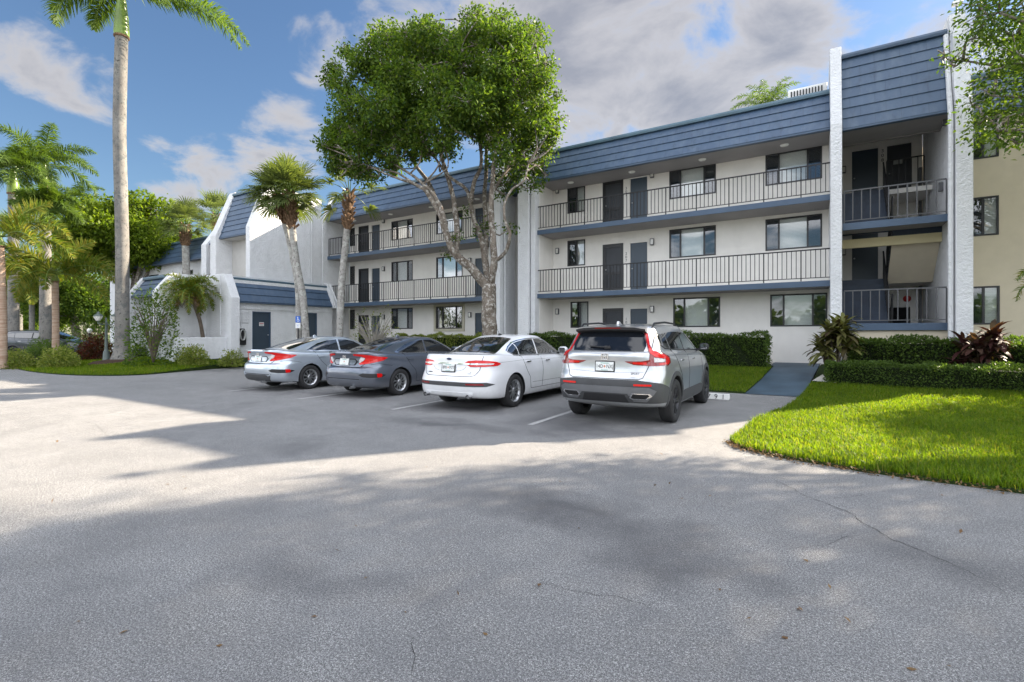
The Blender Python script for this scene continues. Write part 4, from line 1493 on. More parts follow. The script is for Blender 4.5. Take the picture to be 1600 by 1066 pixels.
FUSION = dict(wb=2.85, arch=.375, axle_z=.335, taper=.05, rad_y=-.12, levels=[
    (-.80, 3.45, .76, .5, 3, .6, 3, [(-1, .23), (3.6, .22)]),
    (-1.00, 3.66, .87, .55, 3.4, .7, 3, [(-1, .27), (0, .20), (2.8, .20), (3.6, .23)]),
    (-1.07, 3.73, .915, .6, 3.4, .8, 3, [(-1, .38), (0, .30), (2.8, .30), (3.6, .33)]),
    (-1.10, 3.76, .925, .62, 3.2, .9, 2.8, [(-1, .56), (.3, .52), (2.5, .52), (3.6, .52)]),
    (-1.07, 3.72, .925, .62, 3.0, .95, 2.8, [(-1, .68), (.3, .70), (2.5, .68), (3.6, .66)]),
    (-1.03, 3.63, .915, .6, 3.0, .95, 2.8, [(-1, .75), (.3, .83), (2.5, .81), (3.6, .74)]),
    (-1.01, 3.50, .90, .6, 3.0, .9, 2.8, [(-1, .93), (-.3, .93), (.3, .92), (2.5, .90), (3.5, .80)]),
    (-1.0, 3.35, .87, .62, 3.0, .85, 2.6, [(-1, 1.055), (-.4, 1.03), (.3, .985), (2.5, .96), (3.4, .85)]),
    (-.93, 3.20, .83, .6, 3.0, .8, 2.6, [(-1, 1.09), (-.4, 1.075), (.3, 1.02), (2.3, .99), (2.8, .98), (3.3, .90)]),
    (-.42, 2.80, .785, .60, 2.8, .6, 2.6, [(-.6, 1.11), (.3, 1.04), (2.3, 1.01), (2.8, .995)]),
    (.06, 2.35, .71, .62, 2.8, .6, 2.6, [(0, 1.275), (.5, 1.24), (1.7, 1.22), (2.4, 1.2)]),
    (.60, 1.86, .625, .5, 2.8, .5, 2.6, [(.5, 1.42), (1, 1.425), (1.9, 1.40)]),
    (.80, 1.70, .52, .45, 2.4, .4, 2.4, [(.7, 1.456), (1.2, 1.465), (1.8, 1.445)]),
    (1.0, 1.48, .22, .2, 2, .2, 2, [(1, 1.478), (1.4, 1.474)]),
    (1.2, 1.28, .02, .02, 2, .02, 2, [(1.2, 1.481), (1.3, 1.481)])])
c = Car('parked_car', 'white midsize sedan with slim red tail lamps joined by a chrome bar', (-6.06, 8.55, 0), M['paint_white'], FUSION)
c.patch('rear_window', [(-.60, -.34), (0, -.38), (.60, -.34), (.54, .1), (.47, .54), (0, .60), (-.47, .54), (-.54, .1)], 'top', M['car_glass'])
c.patch('windscreen', [(-.64, 2.62), (0, 2.74), (.64, 2.62), (.48, 1.92), (0, 1.96), (-.48, 1.92)], 'top', M['car_glass'])
c.patch('quarter_window', [(.02, 1.13), (.14, 1.065), (.34, 1.055), (.34, 1.275), (.16, 1.205)], 'right', M['car_glass'], both=True)
c.patch('rear_side_window', [(.37, 1.055), (1.12, 1.045), (1.12, 1.375), (.78, 1.36), (.52, 1.32), (.37, 1.285)], 'right', M['car_glass'], both=True)
c.patch('front_side_window', [(1.18, 1.045), (2.26, 1.03), (2.05, 1.16), (1.72, 1.32), (1.45, 1.368), (1.18, 1.377)], 'right', M['car_glass'], both=True)
c.line('window_trim', [(.0, 1.12), (.13, 1.052), (.36, 1.04), (1.15, 1.03), (2.28, 1.015)], 'right', M['black_plastic'], .014, .006, both=True)
c.line('window_trim', [(.0, 1.135), (.16, 1.22), (.36, 1.30), (.56, 1.345), (.80, 1.378), (1.14, 1.392), (1.46, 1.385), (1.75, 1.335), (2.06, 1.185), (2.28, 1.03)], 'right', M['chrome'], .014, .007, both=True)
c.line('door_gap', [(1.15, 1.03), (1.17, .7), (1.12, .34)], 'right', M['gap'], both=True)
c.line('door_gap', [(.34, 1.05), (.36, .9), (.46, .72), (.58, .58), (.62, .34)], 'right', M['gap'], both=True)
c.line('door_gap', [(.62, .335), (2.3, .33)], 'right', M['gap'], both=True)
c.line('door_gap', [(2.3, .34), (2.36, .7), (2.33, 1.0)], 'right', M['gap'], both=True)
c.line('door_crease', [(.68, .46), (2.25, .45)], 'right', M['gap'], .006, .0015, both=True)
c.line('shoulder_crease', [(-.55, .93), (.3, .945), (1.2, .935), (2.3, .91)], 'right', M['gap'], .004, .001, both=True)
c.handle(.52, .90, M['chrome']); c.handle(1.38, .895, M['chrome'])
c.line('trunk_gap', [(-.70, 1.06), (-.665, .80), (-.60, .70), (-.52, .675), (.52, .675), (.60, .70), (.665, .80), (.70, 1.06)], 'rear', M['gap'], .009)
c.line('trunk_crease', [(-.40, .86), (-.34, .80), (-.24, .775), (.24, .775), (.34, .80), (.40, .86)], 'rear', M['gap'], .005, .001)
for sx in (1, -1):
    c.patch('tail_lamp', [(sx * a, b) for (a, b) in ((22, .925), (27, .968), (36, .985), (48, .975), (60, .945), (66, .905), (60, .872), (45, .86), (30, .858))], 'rad', M['lamp_red'], off=.012, depth=.02)
    c.patch('reverse_lamp', [(sx * a, b) for (a, b) in ((38, .925), (38, .895), (54, .895), (56, .922))], 'rad', M['lamp_clear'], off=.016, depth=.01)
    c.patch('reflector', [(sx * a, b) for (a, b) in ((25, .545), (25, .515), (44, .515), (42, .545))], 'rad', M['lamp_dark'], off=.010)
    m = MB(); m.lathe([(.042, -.10), (.046, .0), (.038, .0), (.035, -.09)], (sx * .52, -1.02, .30), 16, 'y'); m.build('tailpipe', M['chrome'], c.root, smooth=40)
c.line('chrome_bar', [(-38, .91), (-20, .915), (0, .918), (20, .915), (38, .91)], 'rad', M['chrome'], .030, .017)
c.patch('bumper_insert', [(-56, .525), (-46, .565), (46, .565), (56, .525), (46, .485), (-46, .485)], 'rad', M['cladding'], off=.005)
c.patch('skid_strip', [(-.56, .30), (-.60, .37), (.60, .37), (.56, .30)], 'rear', M['paint_white'], off=.010)
c.patch('badge', [(.062 * math.cos(k * R(22.5)), 1.0 + .026 * math.sin(k * R(22.5))) for k in range(16)], 'rear', M['chrome'], off=.006)
M['oval_blue'] = simple('badge_blue', (.01, .02, .09), .3, coat=1)
c.patch('badge_field', [(.054 * math.cos(k * R(22.5)), 1.0 + .020 * math.sin(k * R(22.5))) for k in range(16)], 'rear', M['oval_blue'], off=.008)
c.text('Ford', .03, 0, 1.0, M['chrome'])
c.text('FUSION', .035, -.48, .735, M['text_dark'])
c.text('SE', .03, .50, .755, M['metal']); c.text('HYBRID', .026, .48, .725, M['metal'])
p, n = c.hit('rear', 0, .83)
c.plate(p.y - .014, .835, ('8P0', 'M77'), 10)
for x in (-.3, 0, .3):
    p, n = c.hit('rear', x, .625); m = MB(); m.lathe([(0, -.004), (.009, -.003), (.01, .004)], p, 10, 'y'); m.build('parking_sensor', M['metal'], c.root)
m = MB(); m.prism([(.76, 1.452), (.92, 1.458), (.84, 1.485), (.775, 1.50)], -.02, .02, 'x'); m.tube([(0, .8, 1.48), (0, .70, 1.60)], .005, 6); m.build('antenna', M['black_plastic'], c.root)
c.mirrors(2.16, 1.07, M['paint_white'])
c.wheels(dict(rim=.238, n=10, w=.012), M['alloy'], .335, .235, .795)

SUV = dict(wb=2.70, arch=.425, axle_z=.365, taper=.045, rad_y=.0, levels=[
    (-.72, 3.35, .76, .5, 3, .6, 3, [(-1, .30), (3.6, .28)]),
    (-.86, 3.58, .88, .5, 3.6, .7, 3, [(-1, .38), (0, .27), (2.7, .27), (3.6, .30)]),
    (-.945, 3.66, .92, .5, 3.8, .8, 3, [(-1, .52), (0, .42), (2.7, .42), (3.6, .44)]),
    (-.97, 3.70, .93, .5, 3.8, .9, 2.8, [(-1, .68), (.3, .62), (2.4, .62), (3.6, .62)]),
    (-.955, 3.68, .932, .5, 3.6, .95, 2.8, [(-1, .80), (.3, .80), (2.4, .78), (3.6, .78)]),
    (-.915, 3.58, .925, .48, 3.5, .95, 2.8, [(-1, .90), (.3, .94), (2.4, .92), (3.6, .88)]),
    (-.905, 3.42, .91, .48, 3.4, .9, 2.8, [(-1, 1.04), (.3, 1.06), (2.4, 1.02), (3.5, .96)]),
    (-.915, 3.24, .885, .48, 3.2, .85, 2.6, [(-1, 1.14), (.3, 1.14), (2.4, 1.09), (3.3, 1.01)]),
    (-.885, 3.05, .85, .46, 3.2, .8, 2.6, [(-1, 1.195), (.3, 1.185), (2.3, 1.13), (2.8, 1.10), (3.2, 1.04)]),
    (-.84, 2.75, .825, .44, 3.2, .6, 2.6, [(-.9, 1.23), (.3, 1.215), (2.3, 1.16), (2.8, 1.13)]),
    (-.735, 2.28, .755, .42, 3.2, .6, 2.6, [(-.7, 1.42), (.5, 1.41), (1.7, 1.38), (2.3, 1.35)]),
    (-.635, 1.78, .68, .38, 3.2, .5, 2.6, [(-.6, 1.575), (.5, 1.605), (1.2, 1.60), (1.8, 1.545)]),
    (-.60, 1.60, .60, .34, 3.0, .4, 2.4, [(-.6, 1.61), (.5, 1.65), (1.2, 1.645), (1.7, 1.595)]),
    (-.2, 1.3, .30, .3, 2.4, .3, 2.4, [(-.2, 1.655), (.5, 1.675), (1.3, 1.66)]),
    (.45, .55, .02, .02, 2, .02, 2, [(.4, 1.68), (.6, 1.68)])])


def crossover(name, label, loc, paint, rz=0.0, detail=True):
    c = Car(name, label, loc, paint, SUV, rz)
    c.patch('rear_window', [(-.60, 1.215), (.60, 1.215), (.62, 1.30), (.585, 1.475), (.50, 1.52), (-.50, 1.52), (-.585, 1.475), (-.62, 1.30)], 'rear', M['suv_glass'], off=.006)
    c.patch('windscreen', [(-.66, 2.62), (0, 2.74), (.66, 2.62), (.52, 1.84), (0, 1.88), (-.52, 1.84)], 'top', M['car_glass'])
    c.patch('quarter_window', [(-.44, 1.32), (-.32, 1.265), (-.02, 1.245), (-.06, 1.50), (-.36, 1.485), (-.47, 1.45)], 'right', M['car_glass'], both=True)
    c.patch('rear_side_window', [(.03, 1.24), (.95, 1.215), (.95, 1.525), (.5, 1.53), (-.01, 1.505)], 'right', M['car_glass'], both=True)
    c.patch('front_side_window', [(1.02, 1.215), (2.15, 1.18), (1.95, 1.31), (1.66, 1.46), (1.45, 1.51), (1.02, 1.525)], 'right', M['car_glass'], both=True)
    c.line('window_trim', [(-.47, 1.31), (-.32, 1.25), (.3, 1.222), (.98, 1.20), (2.17, 1.165)], 'right', M['black_plastic'], .016, .006, both=True)
    c.line('window_pillar', [(.985, 1.205), (.985, 1.53)], 'right', M['black_plastic'], .06, .005, both=True)
    c.line('door_gap', [(.985, 1.2), (1.0, .8), (.96, .46)], 'right', M['gap'], both=True)
    c.line('door_gap', [(.0, 1.235), (.10, 1.1), (.26, .92), (.42, .76), (.48, .46)], 'right', M['gap'], both=True)
    c.line('door_gap', [(2.16, .5), (2.24, .8), (2.2, 1.15)], 'right', M['gap'], both=True)
    c.line('shoulder_crease', [(-.62, 1.12), (.3, 1.13), (1.2, 1.10), (2.4, 1.06), (3.2, .99)], 'right', M['gap'], .004, .001, both=True)
    c.handle(.40, 1.03, M['chrome']); c.handle(1.30, 1.02, M['chrome'])
    # dark cladding
    for y in (0, 2.70):
        c.patch('arch_trim', arch_ring(.425, y, .365, .075), 'right', M['cladding'], both=True, off=.014, depth=.03)
    c.patch('sill_cladding', [(.44, .30), (2.26, .30), (2.26, .47), (2.0, .50), (.6, .50), (.44, .44)], 'right', M['cladding'], both=True, off=.012)
    c.patch('bumper_cladding', [(-76, .50), (-62, .64), (-48, .72), (-30, .765), (30, .765), (48, .72), (62, .64), (76, .50), (74, .40), (-74, .40)], 'rad', M['cladding'], off=.008)
    c.patch('skid_plate', [(-44, .60), (-38, .655), (38, .655), (44, .60), (38, .43), (28, .43), (22, .55), (-22, .55), (-28, .43), (-38, .43)], 'rad', M['diffuser'], off=.016)
    c.patch('lower_grille', [(-.40, .40), (-.34, .53), (.34, .53), (.40, .40)], 'rear', M['black_plastic'], off=.010)
    for sx in (1, -1):
        c.patch('reflector', [(sx * a, b) for (a, b) in ((27, .705), (27, .675), (40, .675), (40, .705))], 'rad', M['lamp_red'], off=.018)
        c.patch('exhaust_surround', [(sx * a, b) for (a, b) in ((24, .49), (25.5, .56), (39, .56), (41, .525), (37, .47), (26, .47))], 'rad', M['chrome'], off=.022)
        c.patch('tailpipe', [(sx * a, b) for (a, b) in ((25.5, .495), (26.5, .548), (38, .548), (39, .525), (36.3, .482), (27, .482))], 'rad', M['gap'], off=.026, depth=.006)
        # upright lamp beside the glass that turns in to the tailgate
        c.patch('tail_lamp', [(sx * a, b) for (a, b) in ((42, 1.50), (46, 1.50), (44.3, 1.32), (45.5, 1.22), (60, 1.17), (70, 1.12), (70, 1.03), (62, .985), (46, .985), (40, .985), (28, 1.0), (22, 1.035), (20, 1.055), (34, 1.06), (40, 1.08), (41, 1.17))], 'rad', M['lamp_dark'], off=.010, depth=.02)
        c.patch('brake_lamp', [(sx * a, b) for (a, b) in ((42.8, 1.49), (45.2, 1.49), (43.5, 1.31), (44.8, 1.21), (58, 1.155), (66, 1.10), (66, 1.04), (60, 1.005), (48, 1.005), (48, 1.025), (57, 1.04), (58, 1.09), (44.5, 1.13), (42, 1.18))], 'rad', M['lamp_red'], off=.014, depth=.01)
        c.patch('reverse_lamp', [(sx * a, b) for (a, b) in ((44, 1.045), (44, 1.115), (56, 1.085), (55, 1.05))], 'rad', M['lamp_clear'], off=.014, depth=.01)
        c.patch('brake_lamp', [(sx * a, b) for (a, b) in ((27, 1.042), (27, 1.015), (38, 1.005), (38, 1.045))], 'rad', M['lamp_red'], off=.014, depth=.01)
        # roof rails
        m = MB(); m.tube([(sx * .63, -.45, 1.585), (sx * .63, -.30, 1.665), (sx * .625, .4, 1.695), (sx * .62, 1.1, 1.68), (sx * .61, 1.5, 1.60)], [.012, .017, .018, .017, .012], 8)
        m.build('roof_rail', M['black_plastic'], c.root, smooth=40)
    c.line('tailgate_gap', [(-.70, 1.50), (-.70, 1.0), (-.62, .80), (-.56, .775), (.56, .775), (.62, .80), (.70, 1.0), (.70, 1.50)], 'rear', M['gap'], .010)
    c.line('tailgate_crease', [(-.62, .89), (0, .87), (.62, .89)], 'rear', M['gap'], .004, .001)
    # roof spoiler
    m = MB()
    n = 16
    for k in range(n + 1):
        x = -.60 + 1.2 * k / n
        b = 1 - abs(x / .6) ** 4
        m.v += [(x, -.58, 1.60 + .028 * b), (x, -.80 + .09 * (1 - b), 1.565 + .035 * b), (x, -.79 + .09 * (1 - b), 1.535 + .02 * b), (x, -.60, 1.50)]
    for k in range(n):
        for i in range(4):
            a = 4 * k; m.f.append([a + i, a + (i + 1) % 4, a + 4 + (i + 1) % 4, a + 4 + i]); m.m.append(1 if i in (1, 2) else 0)
    m.f += [[0, 1, 2, 3], [4 * n, 4 * n + 3, 4 * n + 2, 4 * n + 1]]; m.m += [0, 0]
    m.build('roof_spoiler', [paint, M['black_plastic']], c.root, smooth=35)
    m = MB(); m.box(-.22, .22, -.806, -.797, 1.578, 1.594); m.build('high_brake_lamp', M['lamp_dark'], c.root)
    p, nn = c.hit('rear', .02, 1.255)
    m = MB(); m.obox(p + nn * .025, (.05, 0, 0), nn * .02, (0, 0, .022)); m.bar(p + nn * .04 + Vector((0, 0, .0)), c.hit('rear', -.30, 1.275)[0] + nn * .03, .011)
    m.build('rear_wiper', M['black_plastic'], c.root, bevel=.006)
    if detail:
        h_emblem(c, 1.12, .062)
        c.text('SPORT', .045, .50, .86, M['text_dark']); c.text('AWD', .028, .47, .805, M['metal']); c.text('CR-V', .045, -.54, .86, M['chrome'])
        p, nn = c.hit('rear', 0, .99)
        c.plate(p.y - .012, .965, ('14D', 'NXJ'), 6)
        m = MB(); m.prism([(-.30, 1.648), (-.14, 1.658), (-.21, 1.70), (-.28, 1.712)], -.02, .02, 'x'); m.build('antenna', paint, c.root, bevel=.008)
    c.mirrors(2.08, 1.20, M['black_plastic'] if detail else paint, .82)
    c.wheels(dict(rim=.245, n=5, w=.022, pair=.22), M['alloy_dark'], .365, .235, .815)
    return c


crossover('parked_car', 'silver compact suv with roof rails and dark wheels, parked next to the lawn', (-2.88, 8.5, 0), M['paint_silver'])
# ------------------------------------------------------------------ plants
rng = np.random.default_rng(5)


def leaf_mat(name, cols, trans=.42, rough=.55, spec=.2, tmul=(1.35, 1.4, .5)):
    """leaf colours vary from leaf to leaf; light shines through the blade"""
    m, nt, b = new_mat(name)
    geo = N(nt, 'ShaderNodeNewGeometry')
    r = nt.nodes.new('ShaderNodeValToRGB')
    while len(r.color_ramp.elements) < len(cols): r.color_ramp.elements.new(.5)
    for i, (e, c) in enumerate(zip(r.color_ramp.elements, cols)):
        e.position = i / max(1, len(cols) - 1)
        e.color = (*c, 1)
    L(nt, geo.outputs['Random Per Island'], r.inputs[0])
    co = N(nt, 'ShaderNodeTexCoord').outputs['Object']
    c = mixc(nt, ramp(nt, noise(nt, co, 1.2, 3), [(.35, .0), (.7, .35)]), r.outputs[0], [x * .6 for x in cols[0]])
    L(nt, c, b.inputs['Base Color'])
    b.inputs['Roughness'].default_value = rough
    b.inputs['Specular IOR Level'].default_value = spec
    t = N(nt, 'ShaderNodeBsdfTranslucent')
    tc = mixc(nt, 1.0, c, tmul, 'MULTIPLY')
    L(nt, tc, t.inputs[0])
    mx = N(nt, 'ShaderNodeMixShader'); mx.inputs[0].default_value = trans
    L(nt, b.outputs[0], mx.inputs[1]); L(nt, t.outputs[0], mx.inputs[2])
    L(nt, mx.outputs[0], nt.nodes['Material Output'].inputs[0])
    return m


def bark_mat(name, a, b_, scale=6, bump=.6, stretch=(1, 1, .35), spots=None):
    m, nt, b = new_mat(name)
    co = N(nt, 'ShaderNodeTexCoord').outputs['Object']
    mp = N(nt, 'ShaderNodeMapping'); mp.inputs['Scale'].default_value = stretch; L(nt, co, mp.inputs['Vector'])
    f = noise(nt, mp.outputs[0], scale, 6, .65)
    c = mixc(nt, ramp(nt, f, [(.35, 0), (.65, 1)]), a, b_)
    if spots:
        c = mixc(nt, ramp(nt, noise(nt, co, spots[1], 4, .6), [(.52, 0), (.60, .85)]), c, spots[0])
        c = mixc(nt, ramp(nt, noise(nt, co, spots[1] * 2.3, 3, .6), [(.60, 0), (.68, .8)]), c, [x * .25 for x in a])
    L(nt, c, b.inputs['Base Color']); b.inputs['Roughness'].default_value = .9
    b.inputs['Specular IOR Level'].default_value = .2
    bp = N(nt, 'ShaderNodeBump'); bp.inputs['Strength'].default_value = bump; bp.inputs['Distance'].default_value = .03
    L(nt, noise(nt, mp.outputs[0], scale * 3, 5, .65), bp.inputs['Height']); L(nt, bp.outputs[0], b.inputs['Normal'])
    return m


M['leaf_tree'] = leaf_mat('broad_tree_leaf', [(.045, .09, .018), (.072, .132, .022), (.115, .18, .028), (.17, .235, .035)], .5)
M['leaf_ficus'] = leaf_mat('ficus_leaf', [(.075, .125, .014), (.11, .175, .018), (.155, .22, .022), (.20, .26, .03)], .5)
M['leaf_hedge'] = leaf_mat('hedge_leaf', [(.05, .09, .02), (.085, .14, .03), (.125, .19, .04)], .38)
M['leaf_lime'] = leaf_mat('lime_shrub_leaf', [(.09, .14, .025), (.17, .23, .04), (.27, .31, .065), (.38, .38, .11)], .35)
M['leaf_croton'] = leaf_mat('croton_leaf', [(.05, .012, .01), (.12, .02, .012), (.03, .035, .012), (.16, .05, .015)], .25)
M['leaf_ti'] = leaf_mat('ti_plant_leaf', [(.075, .07, .03), (.14, .15, .04), (.06, .03, .03), (.22, .23, .07), (.10, .105, .035)], .3)
M['leaf_ti_red'] = leaf_mat('red_ti_plant_leaf', [(.042, .014, .016), (.07, .024, .024), (.10, .055, .04), (.035, .03, .018)], .25)
M['palm_leaf'] = leaf_mat('palm_leaflet', [(.055, .10, .022), (.09, .145, .03), (.13, .19, .038)], .45)
M['palm_gold'] = leaf_mat('sunny_palm_leaflet', [(.07, .125, .018), (.12, .18, .025), (.20, .21, .035), (.27, .23, .04)], .45)
M['fan_leaf'] = leaf_mat('fan_palm_leaf', [(.10, .135, .055), (.145, .185, .065), (.19, .225, .08)], .35)
M['dead_leaf'] = leaf_mat('dead_palm_leaf', [(.16, .09, .045), (.22, .14, .07)], .2)
M['grass'] = leaf_mat('grass_blade', [(.07, .135, .012), (.085, .155, .012), (.10, .18, .015), (.115, .20, .016), (.14, .23, .018), (.165, .25, .02), (.18, .25, .03), (.25, .25, .06)], .58, .55, .2, (1.8, 1.65, .34))
M['bark'] = bark_mat('mottled_bark', (.10, .08, .062), (.25, .215, .18), 5, .8, (1, 1, .6), ((.44, .42, .38), 9))
M['bark_palm'] = bark_mat('grey_palm_trunk', (.26, .25, .235), (.40, .385, .36), 5, .5, (1, 1, 1.6), ((.50, .50, .47), 5))
M['bark_royal'] = bark_mat('pale_royal_palm_trunk', (.15, .14, .13), (.25, .24, .22), 2.6, .3, (1, 1, .45), ((.13, .135, .13), 5))
M['bark_red'] = bark_mat('ringed_palm_trunk', (.30, .19, .13), (.46, .36, .28), 5, .4, (.4, .4, 3))
M['boots'] = bark_mat('palm_boots', (.10, .062, .038), (.27, .17, .105), 12, .9, (1, 1, 1))
M['shaft'] = simple('green_crownshaft', (.14, .22, .035), .35, var=.3, scale=2)
M['twig'] = bark_mat('pale_twig', (.30, .27, .23), (.45, .42, .38), 8, .3)
M['stem'] = bark_mat('brown_stem', (.09, .07, .055), (.17, .14, .11), 8, .4)
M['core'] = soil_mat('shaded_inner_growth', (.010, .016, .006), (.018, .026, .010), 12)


def leaf_quads(C, size, aspect=.48, up=.35, droop=.25, out=None, spread=1.0):
    """one bent rhombus per centre; returns vertices and quads"""
    n = len(C)
    d = rng.normal(size=(n, 3))
    if out is not None: d = d * spread + out * 1.2
    d[:, 2] -= droop
    d /= np.linalg.norm(d, axis=1)[:, None] + 1e-9
    nrm = rng.normal(size=(n, 3)); nrm[:, 2] += up * 3
    s = np.cross(d, nrm); s /= np.linalg.norm(s, axis=1)[:, None] + 1e-9
    nr = np.cross(s, d)
    L_ = size * rng.uniform(.7, 1.25, n)[:, None]
    W = L_ * aspect * .5
    V = np.stack([C, C + d * L_ * .5 + s * W + nr * L_ * .06, C + d * L_ - nr * L_ * .08, C + d * L_ * .5 - s * W + nr * L_ * .06], 1).reshape(-1, 3)
    F = np.arange(n * 4).reshape(n, 4)
    return V, F


def clump_points(c, r, n, flat=.8, shell=2.4, spray=8, sr=.16):
    k = max(1, n // spray)
    d = rng.normal(size=(k, 3)); d /= np.linalg.norm(d, axis=1)[:, None]
    rad = r * rng.uniform(0, 1, k) ** (1 / shell)
    # uneven outline
    rad *= 1 + .18 * np.sin(d[:, 0] * 5 + c[0]) * np.cos(d[:, 1] * 4 + c[1] * 2)
    S = np.array(c) + d * rad[:, None] * np.array([1, 1, flat])
    S = np.repeat(S, spray, 0)
    D = np.repeat(d, spray, 0)
    P = S + rng.normal(size=S.shape) * sr
    return P, D


def limb_tube(mb, pts, r0, r1, n=9, wob=.05):
    q = [Vector(p) for p in pts]
    # smooth the path
    out = []
    A = [np.array(p) for p in q]
    m = (len(A) - 1) * 4
    for i in range(m + 1):
        p = catmull(A, i / 4) if len(A) > 2 else A[0] + (A[1] - A[0]) * i / m
        t = i / m
        out.append(Vector(p) + Vector(rng.normal(size=3) * wob * r0 * (0 if i in (0, m) else 1)))
    rad = [r0 + (r1 - r0) * (i / m) ** .8 for i in range(m + 1)]
    mb.tube(out, rad, n)
    return [np.array(o) for o in out]


def broad_tree(name, label, base, trunk, limbs, clumps, leafm, leaf, per_m2, cat='tree', group=None, bark='bark', twigs=5, spray=8, sr=.17, flat=.8):
    """trunk and limbs as one woody mesh, crown as a cloud of leaves round the clumps"""
    root = thing(name, label, cat, base, 0, group)
    B = np.array(base)
    mb = MB()
    pts = []
    for (pp, r0, r1) in trunk + limbs:
        pts += limb_tube(mb, [np.array(p) - B for p in pp], r0, r1)
    A = np.array(pts)
    allC, allD = [], []
    for (c, r) in clumps:
        c = np.array(c) - B
        # a branch from the nearest limb, then twigs
        k = np.argmin(np.linalg.norm(A - c, axis=1) + np.maximum(0, A[:, 2] - c[2]) * 1.5)
        a = A[k]
        mid = (a + c) / 2 + rng.normal(size=3) * .15 * np.linalg.norm(c - a)
        if np.linalg.norm(c - a) > .25:
            limb_tube(mb, [a, mid, c], max(.035, .045 * r + .02), .018, 6, .1)
        for _ in range(twigs):
            d = rng.normal(size=3); d[2] = abs(d[2]) * .7 - .1; d /= np.linalg.norm(d)
            limb_tube(mb, [c, c + d * r * .5 + rng.normal(size=3) * .08, c + d * r * .92], .02, .006, 4, .2)
        n = int(per_m2 * r * r)
        P, D = clump_points(c, r, n, flat, 2.4, spray, sr)
        allC.append(P); allD.append(D)
    mb.build('trunk', M[bark], root, smooth=True)
    C, D = np.concatenate(allC), np.concatenate(allD)
    V, F = leaf_quads(C, leaf, .5, .35, .3, D, 1.0)
    np_mesh('crown', V, F, leafm, root)
    return root


# the big tree in front of the galleries
TD = 18.6
def tp(x, y, dd=0.0): return np.array(at(x, y, TD + dd))
tb = np.array(at(764, 530, TD)); tb[2] = slab_z(tb[0], tb[1]) - .05
trunk = [([tb, tp(765, 520), tp(764, 480), tp(764, 445)], .31, .27)]
tl = [([tp(764, 452), tp(738, 421, -.2), tp(711, 397, -.4), tp(697, 365, -.6), tp(689, 338, -.8), tp(666, 299, -1.1), tp(648, 288, -1.3), tp(612, 276, -1.5), tp(580, 262, -1.6)], .21, .015),
      ([tp(711, 397, -.4), tp(715, 368, -.1), tp(711, 330, .2), tp(706, 300, .3), tp(695, 262, .5), tp(687, 235, .7), tp(680, 200, .8), tp(668, 150, .9)], .14, .04),
      ([tp(698, 367, -.6), tp(692, 335, -.9), tp(680, 308, -1.0), tp(655, 282, -.9), tp(625, 262, -.8), tp(590, 238, -.6), tp(560, 215, -.4)], .11, .012),
      ([tp(690, 340, -.8), tp(672, 290, .2), tp(652, 262, .9), tp(632, 225, 1.4), tp(622, 180, 1.5), tp(600, 130, 1.4)], .10, .03),
      ([tp(764, 445), tp(757, 402, .3), tp(752, 371, .4), tp(741, 345, .5), tp(735, 318, .5), tp(728, 296, .4), tp(700, 274, .1), tp(676, 240, 0)], .15, .04),
      ([tp(735, 318, .5), tp(741, 284, .2), tp(752, 258, -.1), tp(748, 215, -.5), tp(730, 160, -.9), tp(720, 100, -1)], .10, .03),
      ([tp(757, 402, .3), tp(760, 360, .8), tp(757, 310, 1.2), tp(760, 250, 1.4), tp(757, 180, 1.6), tp(748, 90, 1.6), tp(745, 35, 1.4)], .13, .03),
      ([tp(766, 445), tp(772, 412, -.3), tp(770, 372, -.5), tp(768, 330, -.6), tp(769, 285, -.7), tp(775, 235, -.8), tp(788, 180, -.8), tp(800, 110, -.8)], .17, .04),
      ([tp(772, 410, -.3), tp(790, 394, -.8), tp(797, 366, -1.1), tp(790, 348, -1.2), tp(788, 320, -1.2), tp(800, 296, -1.2), tp(818, 283, -1.2), tp(826, 255, -1.1)], .075, .03),
      ([tp(769, 300, -.7), tp(790, 270, .2), tp(815, 225, .8), tp(830, 180, 1), tp(835, 130, 1)], .09, .03),
      ([tp(648, 288, -1.3), tp(620, 270, -1), tp(585, 262, -.8), tp(555, 250, -.8)], .05, .012)]
cl = []
for (x, y, r) in [(528, 215, 34), (520, 245, 26), (545, 170, 40), (535, 130, 32), (572, 95, 40), (605, 70, 34), (560, 225, 38), (590, 165, 48), (620, 120, 48), (655, 90, 46), (640, 165, 50), (610, 210, 40), (640, 215, 32),
                 (690, 75, 42), (680, 130, 50), (690, 180, 46), (700, 215, 28), (725, 105, 46), (735, 160, 48), (728, 65, 34), (748, 24, 22), (765, 55, 34), (775, 105, 44), (770, 155, 46), (800, 60, 38), (828, 55, 18), (815, 95, 38), (845, 120, 26),
                 (815, 145, 42), (850, 165, 26), (860, 205, 18), (835, 195, 34), (800, 195, 40), (765, 205, 36), (815, 235, 32), (845, 235, 24), (785, 240, 26), (838, 272, 18), (812, 268, 18), (575, 258, 22), (600, 245, 22), (660, 225, 22), (555, 262, 18), (665, 50, 26), (637, 60, 24)]:
    R0 = r / 41.5
    ex = 1 - ((x - 690) / 205) ** 2 - ((y - 150) / 165) ** 2
    depth = 3.1 * math.sqrt(max(.05, ex))
    cl.append((tp(x, y, rng.uniform(-1, 1) * depth * .35 - depth * .45), R0 * .66))
    for _ in range(4):
        q_ = rng.uniform(0, 2 * math.pi); l__ = rng.uniform(.45, 1.18)
        cl.append((tp(x + math.cos(q_) * r * l__, y + math.sin(q_) * r * l__ * .9, depth * rng.uniform(-.6, .5)), R0 * rng.uniform(.2, .42)))
    if ex > .2 and rng.uniform() < .7: cl.append((tp(x + rng.uniform(-18, 18), y + rng.uniform(-14, 14), depth * rng.uniform(.25, .8)), R0 * .8))
